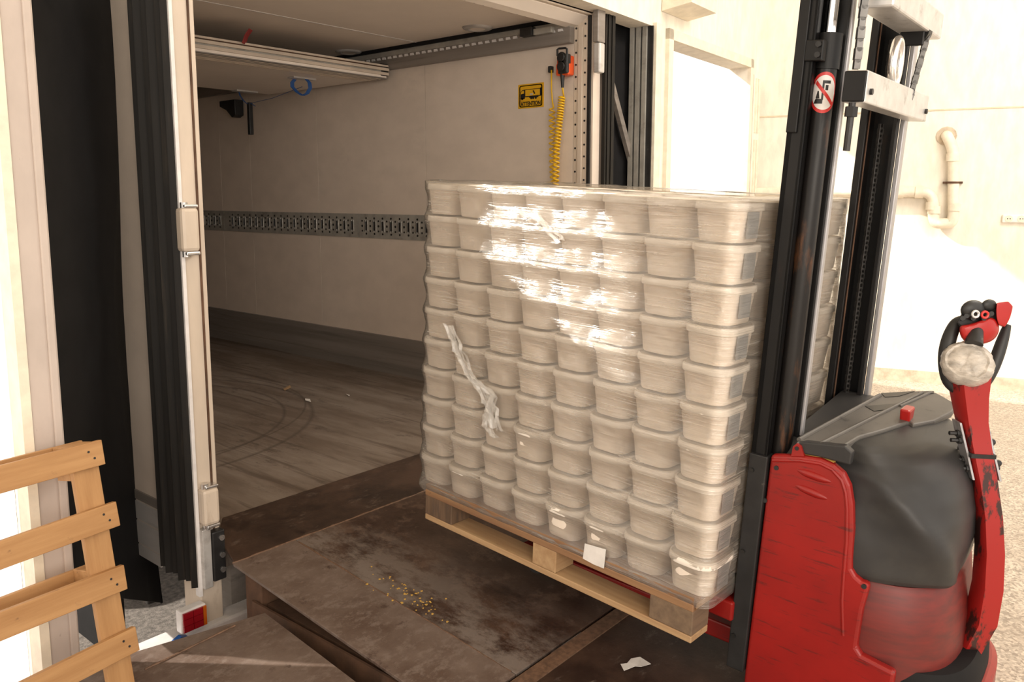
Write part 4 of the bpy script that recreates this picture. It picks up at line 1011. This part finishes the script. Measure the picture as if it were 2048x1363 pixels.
# chains
link = B()
box(link, (-.010, -.006, -.011), (-.006, .006, .011)); box(link, (.006, -.006, -.011), (.010, .006, .011)); cyl(link, (-.010, 0, .006), (.010, 0, .006), .006, 8)
link_me = meshof(link, 'chain_steel', 'chain_link')
def chain(p, q, rz=0, sc=1.0, name='lift_chain'):
    p, q = Vector(p), Vector(q); d = q - p; n_ = int(d.length / (.0195 * sc)); e = None
    bm = B()
    for k in range(n_):
        M = Matrix.Translation(p.lerp(q, (k + .5) / n_)) @ d.to_track_quat('Z', 'Y').to_matrix().to_4x4() @ Matrix.Rotation(rz + (.0 if k % 2 else .0), 4, 'Z') @ Matrix.Scale(sc * (1 if k % 2 else .86), 4)
        for f_ in ((-.010, -.006), (.006, .010)): box(bm, (f_[0], -.007, -.0115), (f_[1], .007, .0115), M)
        cyl(bm, M @ Vector((-.010, 0, .009)), M @ Vector((.010, 0, .009)), .006 * sc, 8)
    return fk(name, bm, 'chain_steel')
cu = yf - .185
chain((bl + .03, cu, cbz + .045), (bl + .03, cu - .0, MTOP + .25), .5, 1.25)
shv = fu(1836, 62, yf - .21); cb_ = fu(1826, 200, yf - .225)
chain((shv.x + .012, yf - .235, shv.z - .01), (cb_.x, yf - .215, cb_.z), .5, 1.1)
chain((fx + .035, yf - .10, cbz - .05), (fx + .035, yf - .10, .56), .6, .8)
chain((fx + .035, yf - .10, MTOP - .12), (fx + .035, yf - .10, cbz + .05), .6, .8)
bm = B(); cyl(bm, (shv.x - .018, yf - .205, shv.z), (shv.x + .022, yf - .205, shv.z), .040, 20); sv = fk('chain_sheave', bm, 'mast_black', smooth=True)
bm = B(); box(bm, (shv.x - .03, yf - .235, shv.z - .045), (shv.x - .018, yf - .17, shv.z + .05)); obj('sheave_plate', bm, 'mast_black', sv, world=False, bevel=.003)
bm = B(); box(bm, (cb_.x - .015, yf - .225, cbz + .03), (cb_.x + .015, yf - .20, cb_.z + .01)); obj('chain_anchor', bm, 'mast_black', bar, world=False, bevel=.003)
# head bar across the mast top
hb0 = fu(1872, 75, yf - .24); tz = hb0.z
hbar = fk('head_bar', bx((-.02, yf - .245, tz - .0), (hb0.x + .045, yf - .155, tz + .075)), 'bar_silver', bevel=.006)
obj('upper_block', bx((bl - .06, yf - .14, MTOP + .02), (bl + .06, yf - .06, MTOP + .06)), 'mast_black', hbar, world=False, bevel=.004)
# base plate (dark bolted angle between mast and body)
bpz = fv(1512, 908, -.012).z
bp = fk('mast_foot', bx((-.012, -.022, -.01), (.07, .034, bpz)), 'steel_dark', bevel=.004)
for z in (bpz - .05, .10, bpz * .55):
    bm = B(); cyl(bm, (-.018, .02, z), (-.011, .02, z), .007, 8); obj('bolt', bm, 'ink_black', bp, world=False)
fk('mast_foot', bx((fx - .02, -.14, -.01), (fx + .10, -.03, .56)), 'steel_dark', bevel=.004)
fk('cross_tie', bx((.09, -.13, .60), (fx + .02, -.02, .66)), 'mast_black', bevel=.004)

# body shells
def outline(w, amax, a_s, a0, e=2.6, n=14, vc=VC):
    pts = [(vc - w, -a0)]
    for k in range(n + 1):
        tt = rad(90 * k / n); pts.append((vc - w * math.cos(tt) ** (2 / e), -(a_s + (amax - a_s) * math.sin(tt) ** (2 / e))))
    for k in range(n - 1, -1, -1):
        tt = rad(90 * k / n); pts.append((vc + w * math.cos(tt) ** (2 / e), -(a_s + (amax - a_s) * math.sin(tt) ** (2 / e))))
    pts.append((vc + w, -a0)); return pts
def shell(name, levels, mat, e=2.6, n=14, sub=1):
    lv = []
    for a, b_ in zip(levels, levels[1:]):
        for k in range(sub): lv.append(tuple(p + (q - p) * k / sub for p, q in zip(a, b_)))
    lv.append(levels[-1])
    bm = B(); loft(bm, [[(x, y, z) for x, y in outline(w_, am, as_, a0, e, n)] for z, w_, am, as_, a0 in lv]); return fk(name, bm, mat, smooth=True)
# black hood
hood = shell('motor_hood', [(.40, .335, .508, .20, .05), (.415, .340, .520, .20, .05), (.50, .342, .530, .20, .05), (.58, .338, .524, .19, .05), (.64, .328, .506, .18, .05), (.685, .312, .478, .16, .05), (.715, .288, .440, .14, .05), (.733, .258, .400, .13, .05), (.742, .22, .36, .12, .05)], 'cover_grey', 3.4, 36, 5)
for vtx in hood.data.vertices:
    dx, dy, zz_ = vtx.co.x - VC, -vtx.co.y - .2, vtx.co.z
    if dx < 0 and dy > -.15:
        ang_ = math.degrees(math.atan2(max(dy, -.14) / .33, -dx / .34)); f_ = min(1, max(0, (zz_ - .40) / .34)); a0_ = 58 - 46 * f_ ** 1.4
        k_ = math.exp(-((ang_ - a0_) / 7.5) ** 2) * .022 - .012 * math.exp(-((ang_ - a0_ + 22) / 12) ** 2) * (ang_ < a0_)
        d_ = Vector((dx, -dy, 0)).normalized(); vtx.co += d_ * k_
for vtx in hood.data.vertices:
    if vtx.co.z > .6: vtx.co.z += .075 * (vtx.co.x) * min(1, (vtx.co.z - .6) / .1)
# lower red rear cover
shell('rear_cover', [(.10, .315, .540, .26, .2), (.115, .330, .555, .26, .2), (.25, .335, .545, .25, .2), (.385, .330, .522, .24, .2), (.398, .322, .510, .24, .2)], 'red_faded', 3.0)
shell('plinth', [(.03, .30, .53, .2, .02), (.105, .30, .53, .2, .02)], 'pad_black', 3.0)
# bumper skirt
shell('bumper_skirt', [(-.065, .347, .622, .34, .29), (-.045, .355, .638, .34, .29), (.06, .353, .634, .34, .29), (.075, .340, .618, .34, .29)], 'red_paint', 3.2)
shell('bumper_rubber', [(.07, .31, .612, .3, .25), (.13, .31, .606, .3, .25), (.16, .30, .588, .3, .25)], 'black_rubber', 3.2)
fk('chassis', bx((.05, -.2, .0), (.65, -.03, .70)), 'pad_black')
# near red side panel, outline traced on its own plane
def sp(px, py): p = fv(px, py, -.004); return Vector((-.004, p.y, p.z))
pan = [(1541, 909), (1602, 911), (1640, 917), (1668, 929), (1688, 947), (1700, 972), (1706, 1010), (1707, 1060), (1703, 1120), (1703, 1138), (1711, 1152), (1722, 1162), (1738, 1168), (1736, 1182), (1725, 1220), (1718, 1262), (1713, 1296), (1722, 1310), (1760, 1330), (1790, 1345)]
P3 = [sp(*p) for p in pan]; lo_ = -.055
P3 += [Vector((-.004, P3[-1].y, lo_)), Vector((-.004, sp(1487, 1363).y, lo_)), sp(1489, 1340)]
bm = B(); prism(bm, P3, (.03, 0, 0)); panel = fk('side_panel', bm, 'red_paint', bevel=.010)
panel.modifiers['bevel'].segments = 3
# pressed grip ribs and raised rim on the panel
for (a, b_) in (((1590, 938), (1668, 966)), ((1586, 968), (1660, 1000))):
    p, q = sp(*a), sp(*b_); bm = B(); tube(bm, [p.lerp(q, k / 8) + Vector((.004, 0, 0)) for k in range(9)], [.002, .007, .011, .012, .012, .012, .010, .006, .002], 10); obj('pressed_rib', bm, 'red_paint', panel, world=False, smooth=True)
rim = [sp(*p) for p in ((1545, 920), (1600, 921), (1640, 927), (1664, 939), (1683, 960), (1691, 985), (1694, 1020), (1693, 1080), (1688, 1140), (1684, 1200), (1686, 1270))]
bm = B(); tube(bm, [p + Vector((.002, 0, 0)) for p in rim], .006, 8); obj('panel_rim', bm, 'red_paint', panel, world=False, smooth=True)
for px in ((1553, 935), (1728, 1172), (1480 + 50, 1000)):
    p = sp(*px); bm = B(); cyl(bm, p + Vector((-.003, 0, 0)), p + Vector((.002, 0, 0)), .007, 10); obj('screw', bm, 'steel_dark', panel, world=False)
tb = [sp(*p) for p in ((1582, 912), (1586, 892), (1594, 886), (1602, 892), (1608, 912))]
bm = B(); prism(bm, tb, (.012, 0, 0)); tab = obj('panel_tab', bm, 'red_paint', panel, world=False)
p = sp(1594, 896); bm = B(); cyl(bm, p + Vector((-.003, 0, 0)), p, .006, 8); obj('screw', bm, 'steel_dark', tab, world=False)
fk('side_panel', bx((.695, -.30, -.05), (.71, -.02, .70)), 'red_paint', label='far red side panel', bevel=.008)
# top tray: plate with ribs, running from the near side to the far side behind the mast
def top(px, py, z): return MF.inverted() @ pl(px, py, MF @ Vector((0, 0, z)), MF.to_3x3() @ Vector((-.075, 0, 1)))
TZ = .752
tr_out = [(1592, 882), (1690, 890), (1720, 872), (1770, 858), (1818, 842), (1826, 848), (1870, 840), (1905, 822), (1915, 808), (1880, 788), (1862, 780), (1800, 782), (1760, 786)]
tr3 = [top(px, py, TZ) for px, py in tr_out]
bm = B(); prism(bm, tr3, (0, 0, -.022)); tray = fk('top_tray', bm, 'tray_grey', bevel=.006)
for a, b_, wd_ in (((1640, 888), (1845, 785), .006), ((1800, 812), (1862, 784), .005), ((1598, 879), (1760, 790), .007)):
    p, q = top(*a, TZ + .001), top(*b_, TZ + .001); bm = B(); tube(bm, [p, p.lerp(q, .5), q], wd_, 8); obj('tray_rib', bm, 'tray_grey', tray, world=False, smooth=True)
for pts in (((1762, 786), (1830, 782), (1798, 792), (1770, 794)), ((1730, 812), (1800, 806), (1780, 818), (1748, 822)), ((1836, 784), (1868, 782), (1868, 786), (1845, 790))):
    bm = B(); prism(bm, [top(px, py, TZ + .0008) for px, py in pts], (0, 0, .001)); obj('tray_recess', bm, 'ink_black', tray, world=False)
nf = [fv(px, py, .004) for px, py in ((1592, 882), (1690, 892), (1704, 905), (1700, 930), (1640, 914), (1608, 908))]
bm = B(); prism(bm, [Vector((.004, p.y, p.z)) for p in nf], (.03, 0, 0)); obj('tray_side', bm, 'cover_grey', tray, world=False, bevel=.004)
bm = B()
for k in range(9):
    p, q = top(1716 + k * 12, 898 - k * 7, TZ - .022), top(1740 + k * 12, 882 - k * 7, TZ - .022)
    tube(bm, [p, q], .004, 6)
obj('vent_grille', bm, 'ink_black', tray, world=False)
p = top(1823, 838, TZ); bm = B(); prism(bm, [p + Vector((x, y, z)) for x, y, z in ((-.02, 0, -.01), (.02, 0, -.01), (.036, 0, .034), (-.036, 0, .034))], (0, .03, 0)); fk('release_tab', bm, 'arm_red_clean', bevel=.006)
p = fv(1640, 925, .004); bm = B(); tube(bm, [Vector((.02, fv(px, py, .02).y, fv(px, py, .02).z)) for px, py in ((1610, 913), (1640, 917), (1668, 928))], .012, 8); fk('hose', bm, 'flake_yellow', smooth=True)

# tiller arm, turned a little towards the photographer's side
VT = .35
TX = (MF.inverted().to_3x3() @ RT).normalized(); TX = Vector((TX.x, TX.y, 0)).normalized(); TF = Vector((TX.y, -TX.x, 0))
def tv(px, py): p = fv(px, py, VT); return Vector((VT, p.y, p.z))
path = [tv(1930, 1290), tv(1962, 1235), tv(1975, 1170), tv(1979, 1100), tv(1976, 1030), tv(1966, 960), tv(1952, 890), tv(1943, 840), tv(1938, 790), tv(1937, 740)]
def arm(path, wid, dep, name, mat, par=None):
    bm = B(); rings = []
    for i, p in enumerate(path):
        d = (path[min(i + 1, len(path) - 1)] - path[max(i - 1, 0)]).normalized(); x = TX; nn = d.cross(x).normalized()
        w_, t_ = wid[i], dep[i]; rings.append([p + x * (w_ * a) + nn * (t_ * b_) for a, b_ in ((-1, -.7), (-.85, -1), (.85, -1), (1, -.7), (1, .7), (.85, 1), (-.85, 1), (-1, .7))])
    loft(bm, rings); return obj(name, bm, mat, par or FK, world=False, smooth=True)
ta = arm(path, [.03, .032, .032, .031, .03, .03, .032, .034, .040, .050], [.040, .038, .034, .032, .031, .031, .033, .036, .042, .045], 'tiller_arm', 'arm_red')
for sgn in (-1, 1):
    bm = B(); prism(bm, [tv(px, py) + TX * (sgn * .036) + TF * df_ for (px, py), df_ in (((1940, 842), -.022), ((1940, 842), .022), ((1966, 955), .022), ((1966, 955), -.022))], TX * (sgn * .006)); cp_ = obj('splint_plate', bm, 'mast_grey', ta, world=False)
    for (px, py) in ((1945, 866), (1948, 880), (1960, 922), (1963, 936)):
        p = tv(px, py) + TX * (sgn * .042) + TF * random.choice((-.008, .008)); bm = B(); cyl(bm, p - TX * (sgn * .004), p + TX * (sgn * (.030 if sgn < 0 else .014)), .0062, 8); cyl(bm, p, p + TX * (sgn * .010), .0105, 6); obj('bolt', bm, 'steel_dark', cp_, world=False)
q = tv(1954, 900); bm = B(); prism(bm, [q + TX * a + TF * b_ for a, b_ in ((-.036, -.037), (.036, -.037), (.036, .037), (-.036, .037))], (0, 0, -.012)); obj('band', bm, 'steel_dark', ta, world=False)
# tiller head: handle loop, control block, buttons
HC = tv(1948, 700)
view = (MF.inverted().to_3x3() @ (CAM - MF @ HC)).normalized(); rr_ = MF.inverted().to_3x3() @ RT; uu_ = MF.inverted().to_3x3() @ UZ
def cat(pts, n=5):
    out = []
    for i in range(len(pts) - 1):
        p0, p1_, p2_, p3_ = pts[max(i - 1, 0)], pts[i], pts[i + 1], pts[min(i + 2, len(pts) - 1)]
        for k in range(n):
            t_ = k / n; out.append(.5 * ((2 * p1_) + (p2_ - p0) * t_ + (2 * p0 - 5 * p1_ + 4 * p2_ - p3_) * t_ ** 2 + (3 * p1_ - p0 - 3 * p2_ + p3_) * t_ ** 3))
    out.append(pts[-1]); return out
def ss(o, lv=2): m_ = o.modifiers.new('smooth', 'SUBSURF'); m_.levels = lv; m_.render_levels = lv; return o
def hp(px, py, d=0): return HC + rr_ * ((px - 1948) / FPX * 2.75) + uu_ * ((700 - py) / FPX * 2.75) + view * d
head = fk('tiller_head', (lambda b: (loft(b, [[hp(1943 + (x - 1943) * s, 668 + (y - 668) * s, dd) for x, y in ((1918, 655), (1930, 657), (1955, 648), (1974, 640), (1987, 650), (1990, 668), (1982, 682), (1966, 690), (1940, 690), (1922, 680))] for s, dd in ((.8, -.055), (1.0, -.04), (1.02, .0), (.80, .022))]), b)[1])(B()), 'arm_red_clean', smooth=True); ss(head)
bm = B(); loft(bm, [[hp(x, y, dd) for x, y in ((1980, 618), (2000, 615), (2009, 624), (2006, 645), (1998, 660), (1986, 656), (1980, 640))] for dd in (-.07, .01)]); ss(obj('emergency_button', bm, 'arm_red_clean', head, world=False, smooth=True, bevel=.004))
bm = B(); loft(bm, [[hp(x, y, dd) for x, y in ((1914, 652), (1922, 636), (1936, 622), (1960, 616), (1984, 620), (1990, 640), (1984, 660), (1950, 662), (1925, 664))] for dd in (-.06, -.012)]); obj('control_housing', bm, 'pad_black', head, world=False, smooth=True, bevel=.006)
lp1 = [hp(1930, 776, -.02), hp(1908, 755, -.03), hp(1900, 720, -.04), hp(1902, 685, -.05), hp(1912, 655, -.06), hp(1925, 645, -.06)]
bm = B(); tube(bm, cat(lp1), [.012 + .009 * math.sin(math.pi * k / 25) for k in range(26)], 12); obj('handle_loop', bm, 'pad_black', head, world=False, smooth=True)
lp2 = [hp(1958, 780, -.02), hp(1976, 750, -.03), hp(1988, 715, -.04), hp(1997, 680, -.05), hp(2003, 655, -.06)]
bm = B(); tube(bm, cat(lp2), [.010 + .008 * math.sin(math.pi * k / 20) for k in range(21)], 12); obj('handle_loop', bm, 'pad_black', head, world=False, smooth=True)
for cx_, cy_, r_, mt in ((1941, 630, .036, 'pad_black'), (1968, 622, .022, 'pad_black')):
    bm = B(); rings = []
    for k in range(7):
        a = rad(90 * k / 6.5); rings.append([hp(cx_, cy_, 0) + rr_ * (r_ * math.cos(a) * math.cos(b_)) + uu_ * (r_ * .8 * math.cos(a) * math.sin(b_)) + view * (r_ * .7 * math.sin(a) - .01) for b_ in [2 * math.pi * j / 18 for j in range(18)]])
    loft(bm, rings); obj('thumb_wheel', bm, mt, head, world=False, smooth=True)
for k in range(9):
    q = hp(1925 + k * 6, 645 - (k % 3) * 4, .0); bm = B(); cyl(bm, q - view * .02, q + view * .012, .007, 8); obj('switch_stub', bm, 'pad_black', head, world=False)
for (cx_, cy_, m_) in ((1946, 638, 'bar_silver'), (1962, 639, 'sticker_red')):
    bm = B(); tube(bm, [hp(cx_, cy_, .026) + rr_ * (.009 * math.cos(a)) + uu_ * (.009 * math.sin(a)) for a in [rad(x) for x in range(0, 361, 30)]], .0035, 6); obj('button_ring', bm, m_, head, world=False, smooth=True)
bm = B(); tube(bm, [hp(1947, 690, .030), hp(1948, 672, .012), hp(1950, 660, -.01)], [.024, .021, .018], 18); obj('neck', bm, 'steel_dark', head, world=False, smooth=True)
# film roll pushed on the tiller
bm = B(); rings = []
axis = (view + uu_ * .35).normalized(); ax = axis.cross(Vector((1, 0, 0))).normalized(); ay = axis.cross(ax)
fc = hp(1938, 724, .015)
NS = 64
prof_ = [(-.050, .030), (-.045, .050), (-.035, .060), (-.022, .065), (-.010, .067), (.004, .067), (.016, .065), (.026, .060), (.033, .053), (.030, .047), (.034, .042), (.040, .034), (.043, .024), (.042, .014), (.040, .005)]
for d_, r_ in prof_:
    row = []
    for j in range(NS):
        a = 2 * math.pi * j / NS; ca, sa = math.cos(a), math.sin(a)
        fold = mn.noise(Vector((ca * 3 + d_ * 20, sa * 3, d_ * 45))) * .055 + mn.noise(Vector((ca * 9, sa * 9, d_ * 160))) * .035
        row.append(fc + axis * (d_ + .005 * mn.noise(Vector((ca * r_ * 90, sa * r_ * 40, 2)))) + (ax * ca * 1.04 + ay * sa * .96) * r_ * (1 + fold))
    rings.append(row)
for i_r in range(len(rings)): rings[i_r] = [MF @ p for p in rings[i_r]]
loft(bm, rings); obj('stretch_film_roll', bm, 'grip_film', smooth=True, label='stub of grey stretch film stuck on the red tiller below its grips', cat='film roll')

# forks: straight under the pallet deck, red
for k, x in enumerate((.15, .50)):
    fm = bx((x, -.05, .030), (x + .16, 1.1, .092)); bmesh.ops.transform(fm, matrix=MP, verts=fm.verts)
    obj('fork', fm, 'red_paint', FK, bevel=.006)
fm = bx((.24, -.12, .0), (.76, -.055, .11)); bmesh.ops.transform(fm, matrix=MP, verts=fm.verts); obj('fork_carriage', fm, 'steel_dark', FK, bevel=.006)
bm = B(); cyl(bm, (.30, -.40, .015), (.40, -.40, .015), .10, 20); fk('drive_wheel', bm, 'black_rubber', smooth=True)
for x in (.14, .52):
    bm = bx((x, .02, -.03), (x + .12, .95, .03)); fk('support_leg', bm, 'red_paint', bevel=.006)
    bm = B(); cyl(bm, (x + .02, .9, -.05), (x + .10, .9, -.05), .04, 16); fk('load_wheel', bm, 'pad_black', smooth=True)

# ================================================================ EMPTY PALLET LEANING AT THE LEFT
th_ = rad(7); pxv = Vector((math.cos(th_), math.sin(th_), 0)); pyb = Vector((-pxv.y, pxv.x, 0))
lean = rad(10); pzv = (UZ * math.cos(lean) + pyb * math.sin(lean)); pnv = pxv.cross(pzv)   # pnv points towards the camera
if pnv.dot(CAM - dp(205, 880, 2.45)) < 0: pnv = -pnv
topR = dp(206, 878, 2.45)
LH = topR.z / pzv.z - .002
org = topR - pzv * LH
ML = Matrix((pxv, -pnv, pzv)).transposed().to_4x4(); ML.translation = org    # x right end at 0 going negative left, y back into thickness
lpal = empty('wooden_pallet', ML, 'clean orange-brown wooden pallet standing on edge beside the dock opening', 'pallet')
PLn = 1.2; bw = .074; sp_ = (LH - bw) / 4
for k in range(5):
    tilt = rad((0, -1.2, .6, -1.0, 0)[k]); dx = (0.0, .006, 0, .010, -.004)[k]
    obj('deck_board', bx((-PLn, 0, 0), (0, .02, bw)), 'wood_orange', lpal, world=False, M=Matrix.Translation((dx, 0, k * sp_)) @ Matrix.Rotation(tilt, 4, 'Y'), bevel=.002)
    for xx in (-.03, -.045):
        bm = B(); cyl(bm, (xx, -.0015, bw * (.35 if xx > -.04 else .65)), (xx, .001, bw * (.35 if xx > -.04 else .65)), .0035, 8); obj('nail', bm, 'steel_dark', lpal, world=False, M=Matrix.Translation((dx, 0, k * sp_)))
for xx in (-.092, -.64, -1.19):
    obj('stringer_board', bx((0, 0, 0), (LH - .02, .02, .078)), 'wood_orange', lpal, world=False, M=Matrix.Translation((xx, .0205, .01)) @ Matrix(((0, 0, 1, 0), (0, 1, 0, 0), (1, 0, 0, 0), (0, 0, 0, 1))), bevel=.002)
    for zz in (.0, LH / 2 - .05, LH - .102):
        obj('block', bx((xx, .041, zz), (xx + .078, .115, zz + .10)), 'wood_orange', lpal, world=False, bevel=.002)
for zz in (.0, LH / 2 - .045, LH - .092):
    obj('bottom_board', bx((-PLn, .1155, zz), (0, .135, zz + .09)), 'wood_orange', lpal, world=False, bevel=.002)
